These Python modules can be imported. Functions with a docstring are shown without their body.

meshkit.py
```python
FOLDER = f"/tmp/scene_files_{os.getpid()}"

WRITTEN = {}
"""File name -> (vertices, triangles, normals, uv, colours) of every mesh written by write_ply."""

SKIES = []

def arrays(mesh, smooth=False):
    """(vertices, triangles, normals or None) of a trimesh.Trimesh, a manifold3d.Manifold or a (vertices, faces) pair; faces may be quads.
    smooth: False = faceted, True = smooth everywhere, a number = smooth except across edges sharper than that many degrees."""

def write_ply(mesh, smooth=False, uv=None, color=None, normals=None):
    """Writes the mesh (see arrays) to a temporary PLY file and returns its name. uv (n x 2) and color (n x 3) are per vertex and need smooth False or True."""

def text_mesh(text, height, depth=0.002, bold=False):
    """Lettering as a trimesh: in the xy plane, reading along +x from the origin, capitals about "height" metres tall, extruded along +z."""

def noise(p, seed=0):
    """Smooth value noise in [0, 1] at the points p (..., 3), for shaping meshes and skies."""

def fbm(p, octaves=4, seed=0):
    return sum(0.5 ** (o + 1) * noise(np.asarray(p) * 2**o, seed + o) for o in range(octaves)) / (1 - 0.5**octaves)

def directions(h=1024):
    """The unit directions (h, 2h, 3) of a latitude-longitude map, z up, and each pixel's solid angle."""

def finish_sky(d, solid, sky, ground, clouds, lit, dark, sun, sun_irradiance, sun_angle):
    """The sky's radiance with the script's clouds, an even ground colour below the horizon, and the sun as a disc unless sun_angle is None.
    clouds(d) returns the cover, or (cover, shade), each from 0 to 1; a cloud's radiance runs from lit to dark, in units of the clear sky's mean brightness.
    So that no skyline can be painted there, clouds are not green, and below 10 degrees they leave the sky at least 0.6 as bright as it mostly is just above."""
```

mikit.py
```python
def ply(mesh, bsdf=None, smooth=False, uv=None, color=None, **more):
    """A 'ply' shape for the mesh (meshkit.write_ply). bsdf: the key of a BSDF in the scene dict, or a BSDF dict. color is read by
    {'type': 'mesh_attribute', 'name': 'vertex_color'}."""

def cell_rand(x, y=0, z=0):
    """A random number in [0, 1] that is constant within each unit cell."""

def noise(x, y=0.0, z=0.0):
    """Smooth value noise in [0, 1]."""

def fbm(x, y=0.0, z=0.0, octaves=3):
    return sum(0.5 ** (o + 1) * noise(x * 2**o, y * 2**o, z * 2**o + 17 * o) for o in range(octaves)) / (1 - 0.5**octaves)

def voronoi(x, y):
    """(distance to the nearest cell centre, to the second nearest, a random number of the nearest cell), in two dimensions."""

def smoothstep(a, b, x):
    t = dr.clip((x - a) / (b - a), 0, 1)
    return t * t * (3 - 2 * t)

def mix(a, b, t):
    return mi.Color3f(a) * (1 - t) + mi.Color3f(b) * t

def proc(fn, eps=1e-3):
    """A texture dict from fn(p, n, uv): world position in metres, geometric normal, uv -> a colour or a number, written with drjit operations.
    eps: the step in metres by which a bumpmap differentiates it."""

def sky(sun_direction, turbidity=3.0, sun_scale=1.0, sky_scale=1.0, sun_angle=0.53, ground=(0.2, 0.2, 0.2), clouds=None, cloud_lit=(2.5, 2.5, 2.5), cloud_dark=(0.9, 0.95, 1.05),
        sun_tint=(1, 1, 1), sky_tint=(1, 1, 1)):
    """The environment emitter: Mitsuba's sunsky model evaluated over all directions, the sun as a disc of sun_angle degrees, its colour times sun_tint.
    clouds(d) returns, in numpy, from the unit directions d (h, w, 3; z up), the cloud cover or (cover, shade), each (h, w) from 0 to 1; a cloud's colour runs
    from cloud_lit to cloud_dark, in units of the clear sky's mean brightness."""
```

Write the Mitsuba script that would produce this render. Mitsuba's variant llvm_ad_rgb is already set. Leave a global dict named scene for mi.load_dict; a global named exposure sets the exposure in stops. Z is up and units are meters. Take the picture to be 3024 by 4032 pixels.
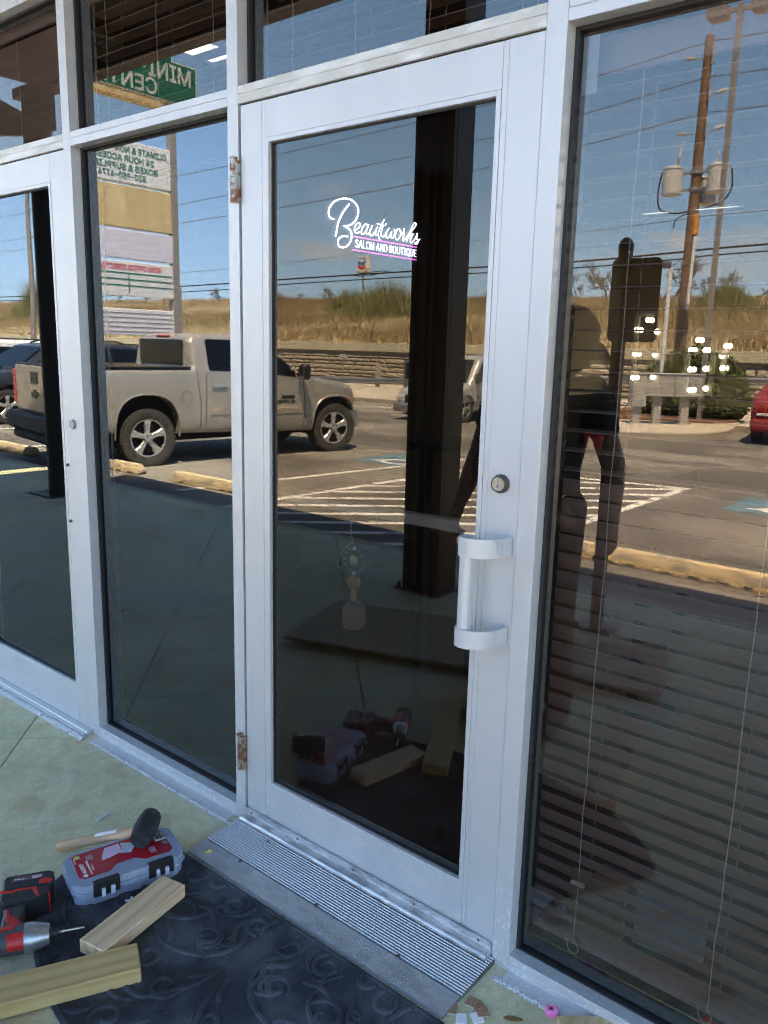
import math, random
import numpy as np, trimesh, shapely, manifold3d as m3
import drjit as dr
import mitsuba as mi
import mikit, meshkit
from shapely.geometry import Polygon, Point, LineString, box as sbox
from shapely import affinity
from mikit import proc, noise, fbm, voronoi, smoothstep, mix, cell_rand

T = mi.ScalarTransform4f
scene, labels = {}, {}
PI = math.pi
rng = np.random.default_rng(7)
random.seed(7)

# ------------------------------------------------------------------ camera, sky, exposure
CAM = np.array([1.7972, -1.5512, 1.5030])
FWD = np.array([-0.618856, 0.759361, -0.200967])
DOWN = np.array([0.146143, -0.140072, -0.979297])
scene['camera'] = {'type': 'perspective', 'fov': 50.709, 'fov_axis': 'x', 'near_clip': 0.02, 'far_clip': 900.0,
                   'to_world': T().look_at(origin=CAM.tolist(), target=(CAM + FWD).tolist(), up=(-DOWN).tolist())}
SUN = np.array([0.30, 0.35, 0.98])


def clouds(d):
    el = np.degrees(np.arcsin(np.clip(d[..., 2], -1, 1)))
    az = np.degrees(np.arctan2(d[..., 0], -d[..., 1]))
    q = np.stack([az / 7.5, el / 2.6, np.zeros_like(az)], -1)
    n = meshkit.fbm(q + 3.7, 5, seed=11)
    band = np.exp(-((el - 7.5) / 4.5) ** 2)
    cov = np.clip((n - 0.60) * 7.5, 0, 1) * band
    shade = np.clip(0.75 - (n - 0.6) * 4, 0, 1) * 0.6
    return cov * 0.85, shade


scene['sky'] = mikit.sky(SUN.tolist(), turbidity=2.2, clouds=clouds, cloud_lit=(2.3, 2.25, 2.2), cloud_dark=(1.2, 1.2, 1.3), sky_tint=(1.05, 1.0, 0.90), sun_tint=(1.06, 1.0, 0.88))
exposure = 4.4

# ------------------------------------------------------------------ naming
def numbered(name):
    if name not in scene and name not in labels and not any(k.startswith(name + '__') for k in USED):
        return name
    i = 1
    while True:
        k = f'{name}_{i:03d}'
        if k not in scene and k not in labels and k not in USED:
            return k
        i += 1


USED = set()


def uniq(name):
    k, i = name, 0
    while k in USED:
        i += 1
        k = f'{name}_{i:03d}'
    USED.add(k)
    return k


def thing(name, label, cat, group=None):
    k = uniq(name)
    labels[k] = {'label': label, 'category': cat}
    if group:
        labels[k]['group'] = group
    return k


def put(name, mesh, mat, parent=None, smooth=False, label=None, kind=None, xf=None, **more):
    """one entry of the scene; returns its key"""
    k = uniq(f'{parent}__{name}' if parent else name)
    e = mikit.ply(mesh, 'm_' + mat, smooth=smooth, **more)
    if xf is not None:
        e['to_world'] = xf
    scene[k] = e
    if label:
        labels.setdefault(k, {})['label'] = label
    if kind:
        labels.setdefault(k, {})['kind'] = kind
    return k


def putd(name, d, parent=None, xf=None):
    k = uniq(f'{parent}__{name}' if parent else name)
    scene[k] = dict(d) if xf is None else {**d, 'to_world': xf}
    return k


def struct(name, mesh, mat, smooth=False, **more):
    return put(name, mesh, mat, None, smooth, kind='structure', **more)


def tag(k, label, cat, group=None, kind=None):
    labels[k] = {'label': label, 'category': cat}
    if group:
        labels[k]['group'] = group
    if kind:
        labels[k]['kind'] = kind
    return k


# ------------------------------------------------------------------ meshes
def cat(ms):
    return trimesh.util.concatenate(list(ms))


def tm(man):
    q = man.to_mesh()
    return trimesh.Trimesh(np.array(q.vert_properties[:, :3]), np.array(q.tri_verts), process=False)


def man(t):
    return m3.Manifold(m3.Mesh(np.asarray(t.vertices, np.float32), np.asarray(t.faces, np.uint32)))


def box(x0, x1, y0, y1, z0, z1, b=0.0):
    x0, x1 = min(x0, x1), max(x0, x1)
    y0, y1 = min(y0, y1), max(y0, y1)
    z0, z1 = min(z0, z1), max(z0, z1)
    if b <= 0:
        return trimesh.creation.box(bounds=[[x0, y0, z0], [x1, y1, z1]])
    b = min(b, 0.45 * min(x1 - x0, y1 - y0, z1 - z0))
    pts = []
    for sx, X in ((1, x0), (-1, x1)):
        for sy, Y in ((1, y0), (-1, y1)):
            for sz, Z in ((1, z0), (-1, z1)):
                pts += [(X, Y + sy * b, Z + sz * b), (X + sx * b, Y, Z + sz * b), (X + sx * b, Y + sy * b, Z)]
    return tm(m3.Manifold.hull_points(np.array(pts)))


def xform(t, M):
    t = t.copy()
    t.apply_transform(np.asarray(M, float))
    return t


def frame(o, ex, ey=None, ez=None):
    """4x4 with columns ex ey ez (unit), origin o; ez up by default"""
    ex = np.asarray(ex, float)
    ex = ex / np.linalg.norm(ex)
    if ey is None:
        ez = np.array([0, 0, 1.0]) if ez is None else np.asarray(ez, float)
        ey = np.cross(ez, ex)
        ey /= np.linalg.norm(ey)
        ez = np.cross(ex, ey)
    else:
        ey = np.asarray(ey, float)
        ey = ey / np.linalg.norm(ey)
        ez = np.cross(ex, ey)
    M = np.eye(4)
    M[:3, 0], M[:3, 1], M[:3, 2], M[:3, 3] = ex, ey, ez, o
    return M


def rotz(a, o=(0, 0, 0)):
    return frame(o, (math.cos(a), math.sin(a), 0))


def tube(pts, r, n=8, cap=True):
    p = np.asarray(pts, float)
    r = np.broadcast_to(np.asarray(r, float), (len(p),))
    t = np.gradient(p, axis=0)
    t /= np.linalg.norm(t, axis=1, keepdims=True) + 1e-12
    a = np.zeros_like(t)
    ref = np.array([0, 0, 1.0]) if abs(t[0, 2]) < 0.9 else np.array([1.0, 0, 0])
    for i in range(len(p)):
        v = np.cross(t[i], ref)
        if np.linalg.norm(v) < 1e-6:
            v = np.cross(t[i], [0.3, 0.8, 0.1])
        v /= np.linalg.norm(v)
        a[i] = v
        ref = np.cross(v, t[i])
    b = np.cross(t, a)
    ang = np.arange(n) * 2 * PI / n
    v = p[:, None] + r[:, None, None] * (np.cos(ang)[None, :, None] * a[:, None] + np.sin(ang)[None, :, None] * b[:, None])
    i, j = np.meshgrid(np.arange(len(p) - 1), np.arange(n), indexing='ij')
    q = np.stack([i * n + j, i * n + (j + 1) % n, (i + 1) * n + (j + 1) % n, (i + 1) * n + j], -1).reshape(-1, 4)
    f = np.vstack([q[:, [0, 1, 2]], q[:, [0, 2, 3]]])
    v = v.reshape(-1, 3)
    if cap:
        m = len(v)
        v = np.vstack([v, p[:1], p[-1:]])
        k = np.arange(n)
        e = (len(p) - 1) * n
        f = np.vstack([f, np.stack([(k + 1) % n, k, k * 0 + m], 1), np.stack([e + k, e + (k + 1) % n, k * 0 + m + 1], 1)])
    return trimesh.Trimesh(v, f, process=False)


def lathe(prof, n=24, axis='z'):
    """prof: (r, z) from bottom to top"""
    p = np.asarray(prof, float)
    ang = np.arange(n) * 2 * PI / n
    v = np.stack([p[:, None, 0] * np.cos(ang), p[:, None, 0] * np.sin(ang), p[:, None, 1] + 0 * ang], -1).reshape(-1, 3)
    i, j = np.meshgrid(np.arange(len(p) - 1), np.arange(n), indexing='ij')
    q = np.stack([i * n + j, i * n + (j + 1) % n, (i + 1) * n + (j + 1) % n, (i + 1) * n + j], -1).reshape(-1, 4)
    f = np.vstack([q[:, [0, 1, 2]], q[:, [0, 2, 3]]])
    t = trimesh.Trimesh(v, f, process=False)
    t.merge_vertices()
    t.update_faces(t.nondegenerate_faces())
    if axis == 'y':
        t.apply_transform(trimesh.transformations.rotation_matrix(-PI / 2, [1, 0, 0]))
    if axis == 'x':
        t.apply_transform(trimesh.transformations.rotation_matrix(PI / 2, [0, 1, 0]))
    return t


def extr(poly, h, z0=0.0):
    """a shapely polygon (or point list) in xy, from z0 up by h"""
    if not hasattr(poly, 'geoms') and not isinstance(poly, Polygon):
        poly = Polygon(poly)
    if not poly.is_valid:
        poly = poly.buffer(0)
    gs = getattr(poly, 'geoms', [poly])
    t = cat([trimesh.creation.extrude_polygon(g, h, engine='earcut') for g in gs if g.area > 1e-9])
    t.apply_translation([0, 0, z0])
    return t


def extr_b(poly, h, z0=0.0, b=0.003):
    """extruded with a chamfered top edge"""
    poly = Polygon(poly) if not isinstance(poly, Polygon) else poly
    top = poly.buffer(-b, join_style=2)
    if top.is_empty or top.geom_type != 'Polygon' or len(top.exterior.coords) != len(poly.exterior.coords):
        return extr(poly, h, z0)
    def ring(pl):
        c = np.array(pl.exterior.coords)[:-1]
        if not pl.exterior.is_ccw:
            c = c[::-1]
        return c
    a, c = ring(poly), ring(top)
    k = int(np.argmin(np.linalg.norm(c - a[0], axis=1)))
    c = np.roll(c, -k, 0)
    body = extr(poly, h - b, z0)
    n = len(a)
    v = np.vstack([np.c_[a, np.full(n, z0 + h - b)], np.c_[c, np.full(n, z0 + h)]])
    i = np.arange(n)
    q = np.stack([i, (i + 1) % n, n + (i + 1) % n, n + i], 1)
    side = trimesh.Trimesh(v, np.vstack([q[:, :3], q[:, [0, 2, 3]]]), process=False)
    cap = trimesh.creation.extrude_polygon(top, 1e-4, engine='earcut')
    cap.apply_translation([0, 0, z0 + h - 1e-4])
    return cat([body, side, cap])


def xz(t):
    """a mesh drawn in xy, extruded along z -> drawn in xz, extruded towards -y"""
    return xform(t, [[1, 0, 0, 0], [0, 0, -1, 0], [0, 1, 0, 0], [0, 0, 0, 1]])


def sphere(c, r, n=2, s=(1, 1, 1)):
    t = trimesh.creation.icosphere(subdivisions=n, radius=1.0)
    t.apply_scale(np.asarray(s) * r)
    t.apply_translation(c)
    return t


def hullp(pts):
    return tm(m3.Manifold.hull_points(np.asarray(pts, float)))


def text(s, h, depth=0.001, bold=True, center=True):
    t = meshkit.text_mesh(s, h, depth, bold)
    if center:
        b = t.bounds
        t.apply_translation([-(b[0, 0] + b[1, 0]) / 2, -h / 2, 0])
    return t


def spline(pts, n=8, closed=False):
    """Catmull-Rom through the points"""
    p = np.asarray(pts, float)
    if closed:
        p = np.vstack([p[-1], p, p[0], p[1]])
    else:
        p = np.vstack([2 * p[0] - p[1], p, 2 * p[-1] - p[-2]])
    out = []
    for i in range(1, len(p) - 2):
        t = np.linspace(0, 1, n, endpoint=False)[:, None]
        a, b, c, d = p[i - 1], p[i], p[i + 1], p[i + 2]
        out.append(0.5 * (2 * b + (c - a) * t + (2 * a - 5 * b + 4 * c - d) * t ** 2 + (3 * b - a - 3 * c + d) * t ** 3))
    if not closed:
        out.append(p[-2][None])
    return np.vstack(out)


# ------------------------------------------------------------------ materials
def mat(key, rgb, rough=0.5, metal=0.0, spec=0.5, **k):
    base = rgb if isinstance(rgb, dict) else {'type': 'rgb', 'value': list(rgb)}
    scene['m_' + key] = {'type': 'twosided', 'bsdf': {'type': 'principled', 'base_color': base, 'roughness': rough, 'metallic': metal, 'specular': spec, **k}}
    return key


def bump(key, rgb, fn, scale=1.0, eps=1e-3, rough=0.6, **k):
    base = rgb if isinstance(rgb, dict) else {'type': 'rgb', 'value': list(rgb)}
    scene['m_' + key] = {'type': 'twosided', 'bsdf': {'type': 'bumpmap', 'arbitrary': proc(fn, eps), 'scale': scale,
                  'bsdf': {'type': 'principled', 'base_color': base, 'roughness': rough, **k}}}
    return key


def glass(key, ior, refl, trans):
    scene['m_' + key] = {'type': 'thindielectric', 'int_ior': ior, 'ext_ior': 1.0, 'specular_reflectance': {'type': 'rgb', 'value': list(refl)},
                  'specular_transmittance': {'type': 'rgb', 'value': list(trans)}}
    return key


def emit(rgb):
    return {'type': 'area', 'radiance': {'type': 'rgb', 'value': list(rgb)}}
# ------------------------------------------------------------------ shared materials
def f_alu(p, n, uv):
    streak = fbm(p.x * 9, p.z * 1.2, p.y * 9, 3)
    spot = smoothstep(0.74, 0.80, noise(p.x * 160, p.z * 150, p.y * 160)) * smoothstep(0.5, 0.05, p.z)
    v = 0.93 + 0.12 * (streak - 0.5)
    return mix((0.60, 0.60, 0.60), (0.74, 0.74, 0.74), spot) * v


def f_alu_r(p, n, uv):
    return 0.33 + 0.16 * fbm(p.x * 14, p.y * 14, p.z * 5, 3)


mat('alu', proc(f_alu), 0.42, 0.35, 0.5)
mat('alu_dirty', proc(lambda p, n, uv: mix((0.52, 0.51, 0.47), (0.66, 0.66, 0.65), smoothstep(0.35, 0.7, fbm(p.x * 12, p.y * 30, p.z * 30, 4)))), 0.5, 0.25)
mat('alu_return', (0.33, 0.335, 0.345), 0.4, 0.5)
mat('alu_bright', proc(lambda p, n, uv: mix((0.45, 0.46, 0.48), (0.80, 0.81, 0.83), smoothstep(0.3, 0.65, fbm(p.x * 26, p.y * 60, p.z * 60, 4)))), proc(f_alu_r), 0.85)
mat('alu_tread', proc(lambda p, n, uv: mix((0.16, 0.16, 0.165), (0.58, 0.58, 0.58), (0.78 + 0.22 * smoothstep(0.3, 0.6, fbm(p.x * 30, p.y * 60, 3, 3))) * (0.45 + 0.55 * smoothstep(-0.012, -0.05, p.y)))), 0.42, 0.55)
mat('gasket', (0.012, 0.013, 0.016), 0.55)
mat('black_gap', (0.01, 0.01, 0.012), 0.8)
mat('rust', proc(lambda p, n, uv: mix((0.42, 0.44, 0.43), (0.22, 0.10, 0.045), smoothstep(0.42, 0.6, fbm(p.x * 90, p.y * 90, p.z * 60, 3)))), 0.5, 0.4)
mat('rust_heavy', proc(lambda p, n, uv: mix((0.36, 0.30, 0.24), (0.17, 0.08, 0.035), smoothstep(0.30, 0.6, fbm(p.x * 90, p.y * 90, p.z * 60, 3)))), 0.6, 0.3)
mat('bronze', (0.10, 0.085, 0.075), 0.35, 0.7)
mat('nickel', proc(lambda p, n, uv: mix((0.42, 0.40, 0.33), (0.62, 0.60, 0.52), noise(p.x * 900, p.z * 25, 0))), 0.32, 0.8)
mat('screw', (0.11, 0.085, 0.07), 0.5, 0.6)
mat('caulk', proc(lambda p, n, uv: mix((0.16, 0.16, 0.17), (0.62, 0.63, 0.64), smoothstep(0.02, 0.16, (lambda q: q[1] - q[0])(voronoi(p.x * 95, p.y * 95))))), 0.8)
mat('white_plastic', (0.75, 0.75, 0.73), 0.4)
mat('black_plastic', (0.014, 0.014, 0.016), 0.42)
mat('black_rubber', proc(lambda p, n, uv: mix((0.016, 0.017, 0.019), (0.05, 0.05, 0.055), smoothstep(0.5, 0.8, fbm(p.x * 60, p.y * 60, p.z * 60, 3)))), 0.75)
glass('door_glass', 2.35, (0.30, 0.29, 0.27), (0.46, 0.44, 0.42))
glass('film_glass', 2.6, (0.39, 0.42, 0.455), (0.15, 0.16, 0.17))
glass('window_glass', 2.4, (0.35, 0.34, 0.32), (0.72, 0.70, 0.68))

# ------------------------------------------------------------------ storefront frame
XA0, XA1, XB0, XB1, XC0, XC1 = -0.896, -0.850, -0.0513, -0.0080, 0.9155, 0.9616
HB, HT, TB = 2.1270, 2.1718, 2.615
FR = thing('storefront_frame', 'pale silver aluminium storefront framing that holds the doors and fixed windows', 'window frame')
E_ = 0.0035


def mullion(x0, x1, z0, z1):
    return cat([box(x0, x1, 0, 0.037, z0, z1, 0.0012), box(x0 + 0.003, x1 - 0.003, 0.037, 0.115, z0, z1)])


for a, b in ((-1.86, -1.814), (XA0, XA1), (XB0, XB1), (XC0, XC1), (2.30, 2.346), (-2.98, -2.934)):
    put('mullion', mullion(a, b, 0.0, TB), 'alu', FR)
spans = [(-1.814, XA0, 'd'), (XA1, XB0, 's'), (XB1, XC0, 'd'), (XC1, 2.30, 'w'), (-2.934, -1.86, 's')]
for x0, x1, k in spans:
    a, b = x0 + 0.0006, x1 - 0.0006
    put('transom_bar', cat([box(a, b, 0.0012, 0.037, 2.1515, HT, 0.001), box(a, b, 0.0, 0.037, HB, 2.1502, 0.001), box(a, b, 0.003, 0.036, 2.1495, 2.152),
                            box(a, b, 0.037, 0.112, HB + 0.003, HT - 0.003)]), 'alu_dirty' if k == 'd' else 'alu', FR)
    put('head_rail', box(a, b, 0.0004, 0.11, TB, TB + 0.045, 0.001), 'alu', FR)
    if k != 'd':
        put('sill', cat([box(a, b, 0.0, 0.037, 0.0205, 0.045, 0.001), box(a, b, 0.0011, 0.037, 0.0, 0.0195, 0.001), box(a, b, 0.003, 0.036, 0.018, 0.022), box(a, b, 0.037, 0.115, 0.0, 0.041)]), 'alu', FR)
        put('subsill_flashing', box(a + 0.002, b - 0.002, -0.034, 0.004, -0.001, 0.0035), 'alu', FR)
    # glazing gaskets and panes
    for z0, z1, nm in ((HT, TB, 't'),) + (((0.045, HB, 'm'),) if k != 'd' else ()):
        g = 0.0075
        ring = [box(x0 - 0.001, x0 + g, 0.037, 0.1, z0, z1), box(x1 - g, x1 + 0.001, 0.037, 0.1, z0, z1),
                box(x0 + g, x1 - g, 0.0372, 0.1, z0 - 0.001, z0 + g * 0.5), box(x0 + g, x1 - g, 0.0372, 0.1, z1 - g, z1 + 0.001)]
        put('glazing_gasket', cat(ring), 'gasket', FR)
        pane = trimesh.Trimesh([[x0, 0.048, z0], [x1, 0.048, z0], [x1, 0.048, z1], [x0, 0.048, z1]], [[0, 1, 2], [0, 2, 3]], process=False)
        lab = {'w': 'large window pane with dark slatted blinds close behind it', 's': 'tall mirror-tinted sidelight pane'}[k] if nm == 'm' else None
        put('pane', pane, 'film_glass' if (k == 's' and nm == 'm') else 'window_glass', FR, label=lab)

# bracket and sticker-like plates at the corner of the right window
put('blind_bracket', cat([box(0.972, 1.005, 0.055, 0.059, 2.005, 2.112), box(0.9725, 0.984, 0.059, 0.061, 2.03, 2.06)]), 'alu_return', FR)

# caulk line at the foot of the frame
def caulk(x0, x1, y0, y1, h):
    n = int((x1 - x0) / 0.006)
    xs = np.linspace(x0, x1, n)
    r = np.random.default_rng(3)
    w0 = y0 - 0.006 * r.random(n)
    top = h * (0.5 + 0.7 * r.random(n))
    v, f = [], []
    for i in range(n):
        v += [[xs[i], w0[i], 0.0], [xs[i], (w0[i] + y1) / 2, top[i]], [xs[i], y1, h * 0.6]]
        if i:
            a, b = 3 * (i - 1), 3 * i
            f += [[a, b, b + 1], [a, b + 1, a + 1], [a + 1, b + 1, b + 2], [a + 1, b + 2, a + 2]]
    return trimesh.Trimesh(v, f, process=False)


for a_ in ((-0.848, -0.02, -0.045, -0.033, 0.005), (-1.80, -0.88, -0.062, -0.038, 0.011), (0.945, 2.25, -0.044, -0.033, 0.004)):
    put('caulk_line', caulk(*a_), 'caulk', FR)

# ------------------------------------------------------------------ doors
def make_door(x0, x1, label, glasskey, main, rot=0.0):
    D = thing('glass_door', label, 'door')
    zt, zb, y0, y1 = 2.1225, 0.012, 0.003, 0.046
    sw, st = 0.097, 0.0115
    xa, xb = x0 + sw, x1 - sw
    for s in (0, 1):
        o0, o1 = (x0, x0 + 0.082) if s == 0 else (x1 - 0.082, x1)
        i0, i1 = (x0 + 0.0832, xa) if s == 0 else (xb, x1 - 0.0832)
        put('stile', cat([box(o0, o1, y0, y1, zb, zt, 0.0015), box(i0, i1, y0 + 0.0012, y1, zb, zt, 0.001), box(min(o0, i0) + .004, max(o1, i1) - .004, y0 + 0.003, y1 - .001, zb, zt)]), 'alu', D)
    put('top_rail', box(xa + 0.0006, xb - 0.0006, y0 + 0.0006, y1, 2.030, zt - 0.0005, 0.001), 'alu', D)
    put('bottom_rail', box(xa + 0.0006, xb - 0.0006, y0 + 0.0006, y1, zb, 0.1670, 0.001), 'alu', D)
    z0, z1 = 0.1676, 2.0294
    a, b = xa + 0.0005, xb - 0.0005
    put('glazing_stop', cat([box(a, a + st, y0 - 0.001, 0.0145, z0, z1, 0.0008), box(b - st, b, y0 - 0.001, 0.0145, z0, z1, 0.0008),
                             box(a + st + .0003, b - st - .0003, y0 - 0.0012, 0.0145, z0, z0 + st, 0.0008), box(a + st + .0003, b - st - .0003, y0 - 0.0012, 0.0145, z1 - st, z1, 0.0008)]), 'alu', D)
    g = 0.004
    A, B, Z0, Z1 = a + st, b - st, z0 + st, z1 - st
    put('glazing_gasket', cat([box(a, A + g, 0.0146, 0.042, z0, z1), box(B - g, b, 0.0146, 0.042, z0, z1), box(A + g, B - g, 0.0148, 0.042, z0, Z0 + g), box(A + g, B - g, 0.0148, 0.042, Z1 - g, z1)]), 'gasket', D)
    pm = trimesh.Trimesh([[A, 0, Z0], [B, 0, Z0], [B, 0, Z1], [A, 0, Z1]], [[0, 1, 2], [0, 2, 3]], process=False)
    c = B if rot else A
    pm.apply_translation([-c, 0, 0])
    pm = xform(pm, rotz(rot, (c, 0.018, 0)))
    put('pane', pm, glasskey, D)
    return D


DOOR = make_door(0.0, 0.914, 'glazed entrance door in a pale aluminium frame with curved pull handle, closed', 'door_glass', True)
DOOR2 = make_door(-1.8125, -0.8985, 'second glazed aluminium door at the left picture edge, without a pull handle', 'film_glass', False, math.radians(-0.5))
# gap liners round the doors
put('door_stop', cat([box(XB1 - .001, 0.0, 0.012, 0.03, 0, HB), box(0.914, XC0 + 0.001, 0.012, 0.03, 0, HB), box(XB1, XC0, 0.010, 0.03, 2.1225, HB + .001),
                      box(-1.814, XA0, 0.010, 0.03, 2.1225, HB + .001), box(XA0 - .0035, XA0 + .001, 0.02, 0.03, 0, HB)]), 'black_gap', FR)


def sweep(x0, x1):
    pr = [(0.0025, 0.012), (-0.003, 0.058), (-0.006, 0.057), (-0.007, 0.049), (-0.005, 0.046), (-0.006, 0.038), (-0.012, 0.036)]
    pr += [(-0.012 - 0.017 * math.sin(t), 0.023 + 0.013 * math.cos(t)) for t in np.linspace(0.1, 2.6, 9)]
    pr += [(-0.012, 0.010), (0.0025, 0.009)]
    t = extr(Polygon(pr), x1 - x0)
    return xform(t, [[0, 0, 1, x0], [1, 0, 0, 0], [0, 1, 0, 0], [0, 0, 0, 1]])


put('door_sweep', sweep(-0.0035, 0.9125), 'alu_bright', DOOR, smooth=35)
for x in (0.03, 0.235, 0.46, 0.675, 0.878):
    put('sweep_screw', lathe([(0, 0), (0.0035, 0), (0.003, 0.0018), (0, 0.002)], 10, 'z').apply_transform(frame((x, -0.0065, 0.0475), (1, 0, 0), (0, 0, 1))), 'screw', DOOR)
pr = [(0.004, -0.07), (0.02, -0.07), (0.02, 0.002), (0.012, 0.004)]
put('door_sweep', xform(extr(Polygon([(0.0, 0.016), (-0.022, 0.016), (-0.026, 0.008), (-0.026, 0.002), (-0.016, 0.001), (0, 0.001)]), 0.9), [[0, 0, 1, -1.80], [1, 0, 0, 0], [0, 1, 0, 0], [0, 0, 0, 1]]), 'alu', DOOR2)


def hinge(z0, z1, m):
    k = put('hinge', cat([lathe([(0, z0 + (z1 - z0) * i / 5 + 0.0006), (0.0092, z0 + (z1 - z0) * i / 5 + 0.0006), (0.0092, z0 + (z1 - z0) * (i + 1) / 5 - 0.0006), (0, z0 + (z1 - z0) * (i + 1) / 5 - 0.0006)], 16) for i in range(5)] +
                     [lathe([(0, z1), (0.006, z1), (0.006, z1 + 0.004), (0.011, z1 + 0.005), (0.011, z1 + 0.008), (0.006, z1 + 0.0105), (0, z1 + 0.011)], 14),
                      box(0.0085, 0.0125, -0.002, 0.016, z0, z1)]).apply_translation((-0.0165, -0.0105, 0)), m, DOOR, smooth=40)


hinge(1.876, 1.985, 'rust')
hinge(0.185, 0.296, 'rust_heavy')
labels['glass_door__hinge_001'] = {'label': 'heavily rusted lower hinge of the entrance door'}

# pull handle
def handle_bracket(z0, z1):
    pts = spline([(0.832, -0.0895), (0.850, -0.0875), (0.872, -0.0775), (0.890, -0.058), (0.900, -0.034), (0.9035, -0.0015)], 5)
    line = LineString(pts).buffer(0.0032, cap_style=2)
    loop = Point(0.832, -0.069).buffer(0.0208)
    foot = sbox(0.868, -0.0045, 0.9040, -0.0005)
    return extr(line.union(loop).union(foot), z1 - z0, z0)


PH = put('pull_handle', lathe([(0, 0.880), (0.0165, 0.880), (0.0165, 1.050), (0, 1.050)], 24).apply_translation((0.832, -0.069, 0)), 'alu', DOOR, smooth=40)
put('bracket', handle_bracket(1.049, 1.092), 'alu', PH, smooth=40)
put('bracket', handle_bracket(0.837, 0.880), 'alu', PH, smooth=40)


def cyl_y(c, prof, n=28):
    """profile (r, depth towards the viewer) about an axis along -y at c"""
    return xform(lathe(prof, n), frame(c, (1, 0, 0), (0, 0, 1)) @ np.diag([1, 1, 1, 1]))


LC = put('lock_cylinder', cyl_y((0.868, 0.003, 1.207), [(0, 0), (0.0215, 0), (0.0213, 0.008), (0.0185, 0.0155), (0.0165, 0.0162), (0.0160, 0.0145), (0, 0.0145)]), 'bronze', DOOR, smooth=35)
put('face', cyl_y((0.868, 0.003, 1.207), [(0, 0.0146), (0.0156, 0.0146), (0.0156, 0.0158), (0, 0.0158)]), 'nickel', LC)
put('plug', cat([cyl_y((0.8675, 0.003, 1.2025), [(0, 0.0158), (0.0068, 0.0158), (0.0066, 0.0172), (0, 0.0172)])]), 'alu_bright', LC, smooth=35)
put('keyway', box(0.8667, 0.8683, -0.0148, -0.0138, 1.1985, 1.2065), 'black_gap', LC)
LC2 = put('lock_cylinder', cyl_y((-0.926, 0.003, 1.198), [(0, 0), (0.0175, 0), (0.0175, 0.007), (0.016, 0.009), (0, 0.009)]), 'alu_return', DOOR2, smooth=35)
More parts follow.
